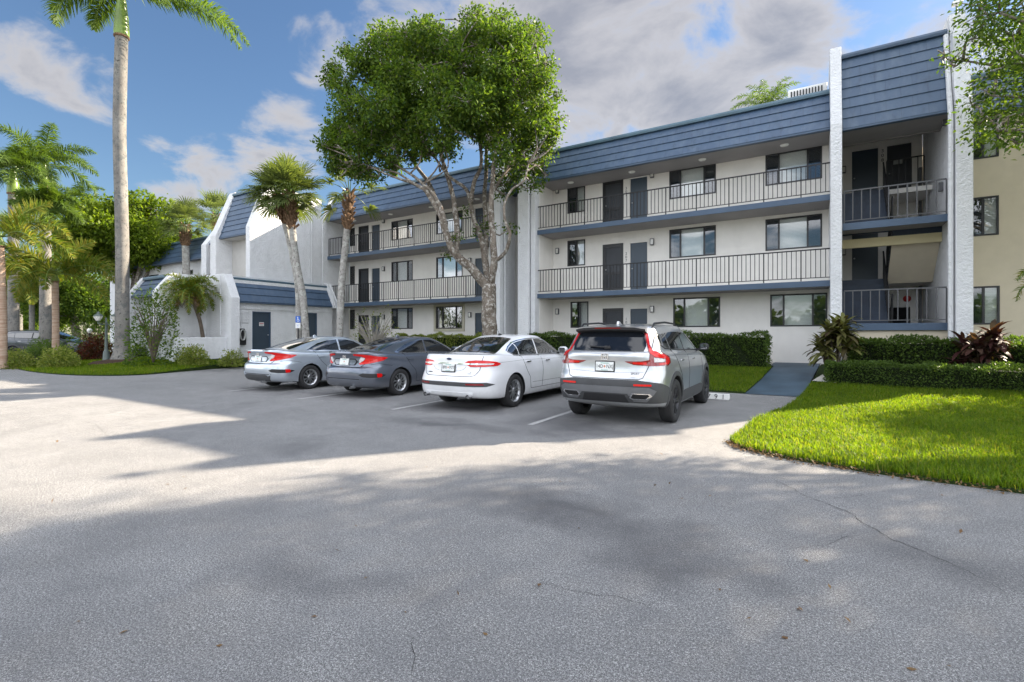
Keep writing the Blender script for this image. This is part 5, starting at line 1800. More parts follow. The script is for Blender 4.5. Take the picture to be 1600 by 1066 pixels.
for (x, y, r) in [(800, 288, 14), (786, 300, 10), (833, 292, 11), (778, 276, 12), (845, 262, 12), (745, 365, 7), (700, 396, 6), (798, 356, 8), (712, 372, 6), (757, 350, 8), (726, 330, 6), (525, 262, 12), (592, 278, 10), (640, 245, 12), (615, 262, 9), (508, 228, 12), (515, 120, 14), (538, 78, 12), (868, 150, 10), (872, 185, 9)]:
    cl.append((tp(x, y, rng.uniform(-.9, .6)), r / 41.5))
broad_tree('shade_tree', 'tall broad shade tree with mottled forking trunk in front of the galleries', tuple(tb), trunk, tl, cl, M['leaf_tree'], .145, 2050, group=None, spray=12, sr=.12)


def random_tree(name, label, base, height, crown_r, crown_z, n, leafm, leaf, per_m2, seed, fork=.35, tr=.3, cat='tree', group=None, zflat=.7, bark='bark', clump=.36):
    global rng
    keep, rng = rng, np.random.default_rng(seed)
    b = np.array(base)
    top = b + np.array([rng.normal() * .2, rng.normal() * .2, height * fork])
    trunk = [([b, (b + top) / 2 + rng.normal(size=3) * .08, top], tr, tr * .75)]
    limbs, clumps = [], []
    cz = b[2] + crown_z
    for i in range(n):
        d = rng.normal(size=3); d[2] = d[2] * .8 + .15; d /= np.linalg.norm(d)
        rr = crown_r * rng.uniform(.45, .85)
        c = np.array([b[0], b[1], cz]) + d * rr * np.array([1, 1, zflat])
        clumps.append((c, crown_r * clump * rng.uniform(.75, 1.15)))
    for i in range(7):
        a = 2 * math.pi * i / 7 + rng.uniform(-.3, .3)
        e = np.array([b[0] + math.cos(a) * crown_r * .6, b[1] + math.sin(a) * crown_r * .6, cz + rng.uniform(-.2, .5) * crown_r * zflat])
        m1 = top + (e - top) * .45 + np.array([0, 0, .12 * height]) * rng.uniform(.2, 1)
        limbs.append(([top, m1, e], tr * .5, .04))
    o = broad_tree(name, label, tuple(base), trunk, limbs, clumps, leafm, leaf, per_m2, cat, group, bark, 3)
    rng = keep
    return o


def grid_at(px, Z):
    p = at(px, HOR, Z)
    return p.x, p.y


# tree right of the frame whose branches hang in at the top right corner
RT = (7.6, 15.2, slab_z(7.6, 15.2))
def edge_tree():
    global rng
    keep, rng = rng, np.random.default_rng(21)
    b = np.array(RT)
    fork = b + np.array([-.2, -.1, 3.4])
    trunk = [([b, b + np.array([.05, 0, 1.6]), fork], .30, .24)]
    limbs, clumps = [], []
    ends = [at(1590, 60, 11.2), at(1560, 20, 10.2), at(1550, 150, 10.6), at(1530, 195, 10.4), at(1600, 180, 10.0), at(1620, 100, 9.6), at(1505, 95, 11.4), at(1560, 205, 9.6)]
    cr = [.75, .65, .50, .38, .6, .8, .22, .42]
    for e, r in zip(ends, cr):
        e = np.array(e)
        m1 = fork + (e - fork) * .5 + np.array([0, 0, .8])
        limbs.append(([fork, m1, e], .09, .02)); clumps.append((e, r))
    for e, r in ((at(1485, 100, 11.6), .20), (at(1478, 88, 11.8), .14), (at(1520, 60, 11.0), .36), (at(1575, 95, 10.6), .5), (at(1520, 165, 10.6), .24), (at(1590, 225, 9.8), .22), (at(1540, 120, 11), .34), (at(1600, 10, 11), .9), (at(1530, 10, 11.2), .42)):
        clumps.append((np.array(e), r))
    for i in range(54):
        d = rng.normal(size=3); d /= np.linalg.norm(d)
        c = np.array([8.0, 14.3, 8.2]) + d * np.array([3.5, 4.0, 2.9]) * rng.uniform(.45, 1)
        X = c[0] * CA + c[1] * SA; Z = -c[0] * SA + c[1] * CA
        if X / Z * FPX < 800 + 95 and c[2] < 12: continue
        clumps.append((c, rng.uniform(.8, 1.25)))
    for e, r in (((4.5, 17.4, 11.1), .9), ((5.4, 17.5, 11.0), 1.0), ((6.2, 17.1, 10.7), 1.1), ((7.0, 17.2, 11.1), 1.1), ((5.1, 16.6, 11.0), .9), ((6.5, 16.0, 11.4), 1.1), ((5.9, 18.3, 11.6), 1.0), ((7.6, 16.2, 10.6), 1.2), ((6.9, 18.4, 11.2), 1.0)):
        clumps.append((np.array(e), r))
    limbs.append(([fork, fork + np.array([-.8, .8, 3.0]), np.array([5.6, 17.2, 10.9])], .12, .03))
    for i in range(8):
        a = 2 * math.pi * i / 8
        e = np.array([8.1 + 2.4 * math.cos(a), 14.2 + 2.8 * math.sin(a), 8 + rng.uniform(-1, 2)])
        limbs.append(([fork, fork + (e - fork) * .5 + np.array([0, 0, .6]), e], .14, .03))
    o = broad_tree('overhanging_tree', 'leafy tree at the right edge whose branches hang in front of the beige end wall', RT, trunk, limbs, clumps, M['leaf_tree'], .105, 1250, bark='bark', twigs=4, spray=7, sr=.11)
    rng = keep
    return o


edge_tree()
# neighbours of that tree, out of the picture, that dapple the lawn and shade the drive
random_tree('garden_tree', 'leafy tree outside the picture to the right that dapples the lawn', (10.3, 21.0, .4), 9, 3.1, 6.4, 30, M['leaf_tree'], .15, 520, 31)

# far ficus behind the palms on the left
fx = grid_at(205, 37)
random_tree('ficus_tree', 'dense round bright green ficus tree standing behind the tall palm', (fx[0], fx[1], .2), 11, 4.6, 8.3, 46, M['leaf_ficus'], .27, 620, 41, .30, .4, zflat=.72, clump=.30)
fx = grid_at(120, 46)
random_tree('ficus_tree', 'darker leafy tree behind the palms left of the ficus', (fx[0], fx[1], .0), 9, 4.5, 5.2, 30, M['leaf_tree'], .30, 420, 42, .3, .4, zflat=.8)
fx = grid_at(20, 62)
random_tree('ficus_tree', 'distant leafy tree at the far left end of the drive', (fx[0], fx[1], .0), 9, 6.0, 4.6, 26, M['leaf_ficus'], .45, 170, 43, .3, .4, zflat=.7)


# ------------------------------------------------------------------ palms
def frond(mbv, base, az, elev, length, droop, n=34, ll=.55, lw=.035, plume=.35, hang=.5, tip=.0):
    """feather leaf: returns quads for leaflets and points of the midrib"""
    P, D = [], []
    p = np.array(base, float)
    steps = 14
    h = np.array([math.cos(az), math.sin(az), 0])
    for i in range(steps + 1):
        t = i / steps
        e = elev - droop * t ** 1.25
        d = h * math.cos(e) + np.array([0, 0, math.sin(e)])
        P.append(p.copy()); D.append(d)
        p = p + d * length / steps
    P, D = np.array(P), np.array(D)
    V, F = [], []
    side = np.cross(h, [0, 0, 1.0]); side /= np.linalg.norm(side)
    for k in range(n):
        t = .10 + .90 * (k + .5) / n
        i = min(int(t * steps), steps - 1); f = t * steps - i
        q = P[i] * (1 - f) + P[i + 1] * f
        d = D[i]
        upv = np.cross(side, d)
        l_ = ll * (math.sin(math.pi * (.12 + .86 * t ** .8)) ** .7) * rng.uniform(.85, 1.1)
        for sg in (-1, 1):
            roll = rng.normal() * plume
            s = side * sg * math.cos(roll) + upv * math.sin(roll) + upv * .15
            dirn = s * .82 + d * .55
            dirn /= np.linalg.norm(dirn)
            mid = q + dirn * l_ * .5
            d2 = dirn + np.array([0, 0, -hang]); d2 /= np.linalg.norm(d2)
            end = mid + d2 * l_ * .5
            wv = d * lw * .5
            b = len(V)
            V += [q - wv * .6, q + wv * .6, mid + wv, mid - wv, end + wv * .15, end - wv * .15]
            F += [(b, b + 1, b + 2, b + 3), (b + 3, b + 2, b + 4, b + 5)]
    mbv.append((V, F))
    return P


def merge(parts):
    V, F, o = [], [], 0
    for v, f in parts:
        V += v; F += [[i + o for i in q] for q in f]; o += len(v)
    return np.array(V), np.array(F)


def feather_palm(name, label, base, path, r, shaft, fronds, leafm, group=None, trunkm='bark_royal', n=34, ll=.55, lw=.045, plume=.4, hang=.5, cat='palm tree', flare=1.5, dead=0):
    """path: trunk points in world space; shaft: length of the green crownshaft; fronds: (azimuth, elevation, length, droop)"""
    root = thing(name, label, cat, tuple(base), 0, group)
    B = np.array(base)
    P = [np.array(p) - B for p in path]
    A = []
    m = (len(P) - 1) * 6
    for i in range(m + 1): A.append(catmull(P, i / 6) if len(P) > 2 else P[0] + (P[1] - P[0]) * i / m)
    rad = []
    for i in range(m + 1):
        t = i / m
        rad.append(r * (1 + (flare - 1) * max(0, 1 - t * 9) ** 1.6) * (1 - .22 * t) * (1 + .05 * math.sin(3 + 5 * t)))
    mb = MB(); mb.tube([Vector(a) for a in A], rad, 20)
    mb.build('trunk', M[trunkm], root, smooth=60)
    top = A[-1]
    if shaft:
        mb = MB(); mb.tube([Vector(top) + Vector((0, 0, shaft * t)) for t in (0, .12, .4, .75, 1)], [r * .98, r * 1.02, r * .9, r * .6, r * .35], 18)
        mb.build('crownshaft', M['shaft'], root, smooth=60)
        mb = MB(); mb.lathe([(r * .80, -.06), (r * 1.0, -.04), (r * 1.04, .0), (r * .98, .05)], top, 18); mb.build('leaf_scar', M['boots'], root, smooth=60)
    head = top + np.array([0, 0, shaft])
    parts, ribs = [], MB()
    for (az, el, ln, dr) in fronds:
        Q = frond(parts, head + np.array([math.cos(az), math.sin(az), 0]) * r * .3, az, el, ln, dr, n, ll, lw, plume, hang)
        ribs.tube([Vector(q) for q in Q], [.035 * (1 - .85 * i / (len(Q) - 1)) for i in range(len(Q))], 5)
    V, F = merge(parts)
    np_mesh('fronds', V, F, leafm, root)
    ribs.build('frond_ribs', M['shaft'], root, smooth=True)
    if dead:
        parts = []
        for i in range(dead):
            frond(parts, head - np.array([0, 0, .15]), i * 2.4, -.4, .9, 1.0, 18, .3, .03, .5, .6)
        V, F = merge(parts); np_mesh('dead_fronds', V, F, M['dead_leaf'], root)
    return root


def ring_fronds(n, ln, e0=1.25, e1=-.35, dr=1.5, seed=0, spread=.25):
    r_ = np.random.default_rng(seed)
    out = []
    for i in range(n):
        t = i / max(1, n - 1)
        out.append((i * 2.39996 + r_.uniform(-.2, .2), e0 + (e1 - e0) * t + r_.uniform(-.12, .12), ln * r_.uniform(.85, 1.1) * (.8 + .2 * min(1, t * 2 + .3)), dr * r_.uniform(.8, 1.2)))
    return out


def pbase(px, Z):
    x, y = grid_at(px, Z)
    return np.array([x, y, slab_z(x, y) if x > -31.5 and y > 6.3 else .02])


# the tall royal palm that leaves the top of the picture
b = pbase(191, 22)
t_ = np.array(at(190, 58, 22))
CAMAZ = math.atan2(CA, -SA)         # direction the camera looks, as an azimuth
rt = CAMAZ - math.pi / 2            # to the right in the picture
feather_palm('royal_palm', 'tallest royal palm with thick grey trunk reaching out of the picture, by the lamp post', b,
             [b - np.array([0, 0, .05]), np.array(at(191, 500, 22)), np.array(at(191, 380, 22)), np.array(at(187, 220, 22)), np.array(at(188, 130, 22)), t_], .29, 2.1,
             [(rt + .05, .02, 6.0, 1.15), (rt + .35, .25, 5.6, 1.3), (rt - .5, .0, 4.2, 1.2), (rt + math.pi + .25, .10, 3.6, 2.0), (rt + math.pi - .5, .4, 3.2, 1.9), (rt + 1.5, .9, 4.4, 1.2),
              (rt - 1.3, .8, 4.2, 1.2), (rt + 2.4, 1.0, 4.4, 1.0), (rt + 4.0, 1.1, 4.2, 1.0), (rt + .8, 1.3, 4.4, .7), (rt + 5.2, 1.2, 4.0, .9)], M['palm_leaf'], None, 'bark_royal', 130, 1.0, .065, .6, .8, flare=1.9)
m = MB(); m.lathe([(0, .16), (.5, .13), (1.0, .05), (1.25, -.08)], (b[0], b[1], b[2] - .02), 28)
tag(m.build('mulch_ring', M['mulch'], smooth=True), 'ring of bark mulch round the foot of the tallest palm', 'mulch', kind='structure')

# young palms on the island
b = pbase(87, 22.5)
feather_palm('young_palm', 'young palm with reddish ringed trunk and arching golden fronds behind the lime shrubs', b, [b, np.array(at(87, 500, 22.5)), np.array(at(86, 440, 22.5))], .15, .35,
             [(rt + .1, .55, 3.0, 1.75), (rt + .0, .0, 2.9, 1.3), (rt + .3, .75, 2.7, 1.7), (rt + math.pi + .2, .45, 3.0, 1.7), (rt + math.pi - .2, .0, 2.7, 1.3), (rt + math.pi + .4, .8, 2.6, 1.5), (CAMAZ + math.pi, .2, 2.4, 1.9), (CAMAZ + math.pi + .6, .3, 2.6, 1.7),
              (CAMAZ + math.pi - .6, .5, 2.6, 1.6), (CAMAZ, .7, 2.4, 1.3), (CAMAZ + .7, .5, 2.4, 1.4), (rt + .7, 1.25, 2.2, .9), (rt + 3.9, 1.0, 2.2, 1.1)], M['palm_gold'], 'young palms on the island', 'bark_red', 140, .62, .042, 1.1, .35, flare=1.2)
b = pbase(4, 20.5)
feather_palm('young_palm', 'palm at the left edge of the picture with pinkish trunk', b, [b, np.array(at(4, 480, 20.5)), np.array(at(0, 385, 20.5))], .16, .4,
             [(rt + .1, .75, 3.1, 1.9), (rt - .3, .3, 2.8, 1.5), (rt + .5, .3, 2.8, 1.6), (rt + math.pi, .8, 2.8, 1.6), (CAMAZ + math.pi, .7, 2.6, 1.8), (CAMAZ, .9, 2.6, 1.4), (rt + .9, 1.2, 2.4, .9), (rt + 2.2, 1.0, 2.6, 1.4)], M['palm_gold'], 'young palms on the island', 'bark_red', 140, .62, .042, 1.0, .35, flare=1.25)

# tall palms further back on the left
for (px, Z, ytop, rr, sh, fl_, seed, lab) in ((21, 30, 303, .30, 1.5, 2.5, 1, 'tall royal palm with yellow crownshaft left of the ficus'), (69, 33, 292, .28, 1.6, 3.6, 2, 'tall royal palm with wide crown just left of the ficus'),
                                         (71, 28, 350, .30, 1.0, 1.7, 3, 'stout grey palm trunk standing behind the dark suv'), (30, 48, 470, .3, .9, 2.6, 4, 'far small palm at the end of the drive'),
                                         (50, 42, 465, .22, .8, 2.3, 5, 'far low palm catching the sun behind the dark suv'), (118, 60, 330, .3, 1.5, 3.8, 6, 'far palm crown rising over the ficus')):
    b = pbase(px, Z); b[2] = 0.0
    feather_palm('royal_palm', lab, b, [b, (b + np.array(at(px, ytop, Z))) / 2, np.array(at(px, ytop, Z))], rr, sh, ring_fronds(14, fl_, 1.3, -.25, 1.5, seed), M['palm_leaf' if seed != 5 else 'palm_gold'], 'palms along the drive', 'bark_royal', 100, .80, .055, .7, .7, flare=1.3)

# palm behind the building
b = np.array(at(1193, 500, 34)); b[2] = 0
feather_palm('royal_palm', 'top of a palm showing above the blue roof beside the air conditioner', b, [b, np.array(at(1195, 330, 34)), np.array(at(1197, 192, 34))], .2, .9, ring_fronds(13, 2.9, 1.5, .75, 1.9, 8), M['palm_leaf'], None, 'bark_palm', 40, .5, .05, .5, .8)

# date palm in the planter
b = np.array(at(318, 530, 22.6)); b[2] = 1.13
feather_palm('date_palm', 'small slanting date palm with shaggy crown growing in the planter', b, [b, np.array(at(312, 500, 22.5)), np.array(at(298, 462, 22.3))], .09, .25, ring_fronds(30, 1.5, 1.3, -.55, 1.9, 9), M['palm_gold'], None, 'stem', 50, .30, .035, .7, .4, flare=1.1, dead=7)
b = np.array(at(1668, 560, 9.3)); b[2] = slab_z(b[0], b[1])
feather_palm('date_palm', 'small palm at the right edge of the picture with only frond tips in view', b, [b, b + np.array([0, 0, 1.1]), b + np.array([0, 0, 2.3])], .08, .2, ring_fronds(18, .98, 1.2, -.4, 1.9, 10), M['palm_gold'], None, 'stem', 36, .24, .02, .6, .5)


def fan_palm(name, label, base, path, r, nl, pet, blade, seed, group='fan palms by the store', sparse=False, boots=1.3):
    global rng
    keep, rng = rng, np.random.default_rng(seed)
    root = thing(name, label, 'palm tree', tuple(base), 0, group)
    B = np.array(base)
    P = [np.array(p) - B for p in path]
    m = (len(P) - 1) * 6
    A = [catmull(P, i / 6) for i in range(m + 1)]
    mb = MB(); mb.tube([Vector(a) for a in A], [r * (1 + .3 * max(0, 1 - i / m * 8)) * (1 - .1 * i / m) * (1 + rng.normal() * .02) for i in range(m + 1)], 16)
    mb.build('trunk', M['bark_palm'], root, smooth=60)
    top, ax = A[-1], (A[-1] - A[-2]); ax = ax / np.linalg.norm(ax)
    # old leaf bases below the crown
    mb = MB()
    k = 46
    for i in range(k):
        t = i / k
        a = i * 2.4
        h = np.array([math.cos(a), math.sin(a), 0])
        c = top - ax * boots * (1 - t) + h * r * (.85 + .25 * math.sin(math.pi * t))
        mb.bar(Vector(c), Vector(c + h * (.06 + .10 * rng.uniform()) + np.array([0, 0, .14 + .1 * rng.uniform()])), .025 + .018 * rng.uniform())
    mb.tube([Vector(top - ax * boots * q) for q in (1, .7, .35, 0)], [r * .95, r * 1.08, r * 1.12, r * .75], 14)
    mb.build('old_leaf_bases', M['boots'], root, normals=False)
    pets = MB()
    V, F = [], []
    for i in range(nl):
        t = i / (nl - 1)
        a = i * 2.39996 + rng.uniform(-.3, .3)
        el = 1.45 - 2.05 * t ** 1.1 + rng.uniform(-.15, .15)
        h = np.array([math.cos(a), math.sin(a), 0])
        d = h * math.cos(el) + np.array([0, 0, math.sin(el)])
        L_ = pet * rng.uniform(.8, 1.15)
        p0 = top + h * r * .4
        pm = p0 + d * L_ * .6
        d1 = d - np.array([0, 0, .25]); d1 /= np.linalg.norm(d1)
        p1 = pm + d1 * L_ * .4
        pets.tube([Vector(p0), Vector(pm), Vector(p1)], [.022, .016, .012], 4)
        s = np.cross(d1, [0, 0, 1.0]); s /= np.linalg.norm(s) + 1e-9
        u = np.cross(s, d1)
        ns = 30
        bl = blade * rng.uniform(.85, 1.1)
        for k in range(ns):
            ang = -2.25 + 4.5 * (k + .5) / ns
            dd = d1 * math.cos(ang) + s * math.sin(ang) + u * (.30 * abs(math.sin(ang)) + rng.normal() * .06)
            dd /= np.linalg.norm(dd)
            ll_ = bl * (.72 + .28 * math.cos(ang)) * rng.uniform(.9, 1.05)
            w = np.cross(dd, u); w /= np.linalg.norm(w) + 1e-9
            q1 = p1 + dd * ll_ * .5
            d2 = dd - np.array([0, 0, .28]); d2 /= np.linalg.norm(d2)
            q2 = q1 + d2 * ll_ * .32
            d3 = d2 - np.array([0, 0, .5]); d3 /= np.linalg.norm(d3)
            q3 = q2 + d3 * ll_ * .2
            b_ = len(V)
            V += [p1 - w * .008, p1 + w * .008, q1 + w * .030, q1 - w * .030, q2 + w * .020, q2 - w * .020, q3 + w * .004, q3 - w * .004]
            F += [(b_, b_ + 1, b_ + 2, b_ + 3), (b_ + 3, b_ + 2, b_ + 4, b_ + 5), (b_ + 5, b_ + 4, b_ + 6, b_ + 7)]
    pets.build('leaf_stalks', M['shaft'], root, smooth=True)
    np_mesh('fronds', np.array(V), np.array(F), M['fan_leaf'], root)
    rng = keep
    return root


def gb(px, Z):
    b = np.array(at(px, 540, Z)); b[2] = slab_z(b[0], b[1]) - .03
    return b


fan_palm('fan_palm', 'right one of two crossing fan palms before the blue store door, straighter and taller', gb(481, 20.6), [gb(481, 20.6), at(474, 470, 20.6), at(463, 410, 20.6), at(456, 350, 20.6), at(452, 303, 20.6)], .145, 46, .78, .82, 51, boots=1.5)
fan_palm('fan_palm', 'left one of two crossing fan palms before the blue store door, more slanting', gb(467, 21.3), [gb(467, 21.3), at(466, 460, 21.3), at(457, 400, 21.3), at(444, 345, 21.3), at(433, 306, 21.3)], .125, 36, .74, .8, 52, boots=1.3)
fan_palm('fan_palm', 'fan palm with sparse crown standing alone before the left gallery', gb(529, 20.8), [gb(529, 20.8), at(533, 460, 20.8), at(537, 410, 20.8), at(543, 350, 20.8), at(546, 300, 20.8)], .145, 13, .95, .72, 53, boots=1.6)
for (px, yt, Z, sd, lab) in ((289, 352, 33, 54, 'fan palm behind the storage building with rusty old leaf bases'), (338, 336, 36, 55, 'fan palm crown showing beside the blue tower roof')):
    b = np.array(at(px, 540, Z)); b[2] = 0
    fan_palm('fan_palm', lab, b, [b, at(px + 3, 480, Z), at(px + 2, 420, Z), at(px, yt, Z)], .24, 34, .95, 1.0, sd, 'fan palms behind the store', boots=1.4)


# ------------------------------------------------------------------ hedges and shrubs
def hedge(label, x0, x1, y0, y1, z0, z1, mat, leaf=.055, dens=1500, group=None, cat='hedge', name='hedge', rough=.075, zfun=None):
    root = thing(name, label, cat, ((x0 + x1) / 2, (y0 + y1) / 2, z0), 0, group)
    c = np.array(root.location)
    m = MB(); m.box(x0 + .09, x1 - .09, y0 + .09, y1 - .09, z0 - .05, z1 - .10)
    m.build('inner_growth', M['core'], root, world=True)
    pts, out = [], []
    faces = [('y', y0, (x1 - x0) * (z1 - z0)), ('t', z1, (x1 - x0) * (y1 - y0)), ('x0', x0, (y1 - y0) * (z1 - z0)), ('x1', x1, (y1 - y0) * (z1 - z0))]
    for (k, v, area) in faces:
        n = int(area * dens)
        a, b_ = rng.uniform(size=n), rng.uniform(size=n)
        dep = np.abs(rng.normal(size=n)) * .07
        X, Y, Z = x0 + (x1 - x0) * a, y0 + (y1 - y0) * b_, z0 + (z1 - z0) * b_
        bump = rough * (np.sin(X * 5.1 + Z * 3) + np.sin(X * 2.3 + Y * 4.4 + 1) + .8 * np.sin(X * 11 + Z * 9))
        if k == 'y': p = np.stack([X, y0 + dep - bump * .6, z0 + (z1 - z0) * b_], 1); o = (0, -1, .2)
        elif k == 't': p = np.stack([X, Y, z1 - dep + bump * .7], 1); o = (0, -.1, 1)
        elif k == 'x0': p = np.stack([x0 + dep - bump * .4, y0 + (y1 - y0) * a, Z], 1); o = (-1, 0, .2)
        else: p = np.stack([x1 - dep + bump * .4, y0 + (y1 - y0) * a, Z], 1); o = (1, 0, .2)
        pts.append(p); out.append(np.tile(np.array(o, float), (n, 1)))
    V, F = leaf_quads(np.concatenate(pts) - c, leaf, .55, .2, .1, np.concatenate(out), .8)
    np_mesh('foliage', V, F, mat, root)
    return root


def bush(label, c, rx, ry, rz, mat, leaf=.07, n=2600, name='shrub', cat='shrub', group=None, stems=0, stemm='stem', fill=2.2):
    root = thing(name, label, cat, c, 0, group)
    d = rng.normal(size=(n, 3)); d[:, 2] = np.abs(d[:, 2]) * 1.1 - .12; d /= np.linalg.norm(d, axis=1)[:, None]
    rad = rng.uniform(size=n) ** (1 / fill)
    rad *= 1 + .14 * np.sin(d[:, 0] * 7 + d[:, 2] * 5) + .1 * np.sin(d[:, 1] * 11)
    P = d * rad[:, None] * np.array([rx, ry, rz]); P[:, 2] = np.maximum(P[:, 2], .02)
    V, F = leaf_quads(P, leaf, .5, .2, .1, d, .8)
    np_mesh('foliage', V, F, mat, root)
    mb = MB()
    for i in range(max(6, stems)):
        a = i * 2.4
        e = np.array([math.cos(a) * rx * .7, math.sin(a) * ry * .7, rz * rng.uniform(.55, .9)])
        limb_tube(mb, [np.zeros(3), e * .45 + np.array([0, 0, rz * .12]), e], .018 if not stems else .03, .006, 5, .2)
    mb.build('stems', M[stemm], root, smooth=True)
    return root


gz = slab_z(-3, 18.1)
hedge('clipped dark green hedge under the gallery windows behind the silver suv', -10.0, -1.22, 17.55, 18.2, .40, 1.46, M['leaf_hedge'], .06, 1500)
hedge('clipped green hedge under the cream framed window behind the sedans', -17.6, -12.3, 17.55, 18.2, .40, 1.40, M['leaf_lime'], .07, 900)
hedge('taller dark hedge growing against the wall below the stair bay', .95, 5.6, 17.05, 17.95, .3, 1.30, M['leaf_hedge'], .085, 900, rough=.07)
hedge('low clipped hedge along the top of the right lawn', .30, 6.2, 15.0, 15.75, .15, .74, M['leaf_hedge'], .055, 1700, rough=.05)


def ti_plant(label, x, y, h, rad, mat, n=150, seed=0, ll=.5):
    global rng
    keep, rng = rng, np.random.default_rng(seed)
    z = slab_z(x, y)
    root = thing('ti_plant', label, 'plant', (x, y, z), 0, 'ti plants beside the stair bay')
    mb = MB(); V, F = [], []
    heads = []
    for i in range(14):
        a = i * 2.4
        e = np.array([math.cos(a) * rad * .6 * rng.uniform(.3, 1), math.sin(a) * rad * .55 * rng.uniform(.3, 1), h * rng.uniform(.16, .82)])
        limb_tube(mb, [np.array([e[0] * .2, e[1] * .2, 0]), e * .55, e], .022, .014, 5, .2)
        heads.append(e)
    mb.build('stems', M['stem'], root, smooth=True)
    for i in range(n):
        e = heads[i % len(heads)] * (1 - .25 * rng.uniform() * np.array([0, 0, 1]))
        a = rng.uniform(0, 2 * math.pi); el = rng.uniform(-.25, 1.35)
        hh = np.array([math.cos(a), math.sin(a), 0])
        l_ = ll * rng.uniform(.7, 1.15); w = l_ * .12
        s = np.cross(hh, [0, 0, 1.0])
        p, V0 = e.copy(), len(V)
        k = 4
        for j in range(k + 1):
            t = j / k
            ee = el - 1.15 * t
            d = hh * math.cos(ee) + np.array([0, 0, math.sin(ee)])
            ww = w * math.sin(math.pi * (.10 + .88 * t)) ** .7
            V.append(p + s * ww); V.append(p - s * ww)
            p = p + d * l_ / k
        for j in range(k): F.append((V0 + 2 * j, V0 + 2 * j + 1, V0 + 2 * j + 3, V0 + 2 * j + 2))
    np_mesh('leaves', np.array(V), np.array(F), mat, root)
    rng = keep


ti_plant('bushy olive and bronze ti plant between the blue walkway and the low hedge', .55, 16.35, 2.0, .68, M['leaf_ti'], 380, 61, .52)
ti_plant('dark reddish purple ti plant in front of the beige end wall', 3.55, 16.6, 1.75, .66, M['leaf_ti_red'], 300, 62, .50)

# island planting
def on_ground(px, Z):
    x, y = grid_at(px, Z)
    return (x, y, slab_z(x, y))
bush('low yellow green variegated shrub at the front of the palm island', on_ground(92, 20.8), 1.35, .6, .85, M['leaf_lime'], .085, 4600)
bush('pale green shrub at the left edge of the palm island', on_ground(24, 21.0), 1.1, .6, .78, M['leaf_lime'], .085, 3200)
bush('dark green shrub between the lime shrubs on the island', on_ground(58, 22.8), .6, .6, .75, M['leaf_hedge'], .09, 1500)
bush('dark red croton hedge behind the lamp post', on_ground(148, 24.0), 1.35, .6, 1.15, M['leaf_croton'], .11, 3400)
bush('dark green shrub right of the tallest palm', on_ground(216, 23.6), .42, .4, .72, M['leaf_hedge'], .09, 1400)
bush('lime green shrub in front of the planter wall', on_ground(301, 20.6), .85, .5, .78, M['leaf_lime'], .085, 2800)
bush('smaller green shrub at the corner of the storage building', on_ground(362, 20.9), .62, .45, .66, M['leaf_lime'], .08, 1500)
bush('long low dark green hedge in front of the dark suv', on_ground(70, 26.0), 2.6, .6, 1.0, M['leaf_hedge'], .10, 3800)
c = on_ground(240, 20.6)
bush('tall open shrub with many bare stems right of the tallest palm', c, 1.2, .9, 3.15, M['leaf_tree'], .125, 2300, stems=30, fill=5)
c = on_ground(150, 27.5)
bush('straggly shrub by the white wall behind the lamp post', c, 1.7, 1.2, 2.6, M['leaf_tree'], .14, 1300, stems=18, fill=4)
c = np.array(at(584, 520, 22.3)); c[2] = slab_z(c[0], c[1])
bush('pale leafless frangipani bush with tangled grey branches before the left gallery', tuple(c), 1.5, .9, 2.35, M['leaf_lime'], .11, 420, stems=64, stemm='twig', fill=5)
c = np.array(at(560, 540, 22.5)); c[2] = slab_z(c[0], c[1])
bush('dark green shrub under the pale leafless bush', tuple(c), 1.5, .6, .75, M['leaf_lime'], .09, 1800)


# ------------------------------------------------------------------ grass
def blades(polys, label):
    """every blade is a bent strip; one object for all the turf"""
    VV, FF, o = [], [], 0
    for (poly, dens, ln, w, box) in polys:
        x0, x1, y0, y1 = box
        n = int((x1 - x0) * (y1 - y0) * dens)
        P = np.stack([rng.uniform(x0, x1, n), rng.uniform(y0, y1, n)], 1)
        P = P[np.array([inside(poly, *p) for p in P])]
        n = len(P)
        z = np.array([slab_z(*p) for p in P])
        a = rng.uniform(0, 2 * np.pi, n)
        lean = np.abs(rng.normal(size=n)) * .45 + .1
        h = ln * rng.uniform(.6, 1.25, n) * (1 + .22 * np.sin(P[:, 0] * 2.1) * np.cos(P[:, 1] * 1.7))
        d = np.stack([np.cos(a), np.sin(a)], 1)
        s = np.stack([-np.sin(a), np.cos(a)], 1) * (w * rng.uniform(.7, 1.2, n))[:, None] * .5
        b0 = np.column_stack([P, z - .004])
        m_ = b0 + np.column_stack([d * (h * lean * .35)[:, None], h * .6])
        t = b0 + np.column_stack([d * (h * lean)[:, None], h * (.98 - .25 * lean)])
        s3 = np.column_stack([s, np.zeros(n)])
        V = np.stack([b0 - s3, b0 + s3, m_ + s3 * .8, m_ - s3 * .8, t + s3 * .08, t - s3 * .08], 1).reshape(-1, 3)
        i = np.arange(n)[:, None] * 6 + o
        FF.append(np.concatenate([i + np.array([0, 1, 2, 3]), i + np.array([3, 2, 4, 5])], 0))
        VV.append(V); o += len(V)
    g = np_mesh('grass', np.concatenate(VV), np.concatenate(FF), M['grass'])
    return tag(g, label, 'grass', kind='stuff')


blades([(LAWN_R, 3300, .095, .011, (-1, 2.6, 6.3, 10.5)), (LAWN_R, 2000, .09, .012, (2.6, 5, 6.3, 10.5)), (LAWN_R, 1900, .085, .013, (-1, 4.6, 10.5, 15.2)),
        (LAWN_C, 1500, .075, .013, (-4.2, -1.1, 13.4, 17.7)), (LAWN_C, 250, .08, .02, (-19, -4.2, 13.4, 17.7)), (ISLAND, 800, .085, .020, (-31, -19.6, 6.4, 11.6))], 'short bright green lawn grass')
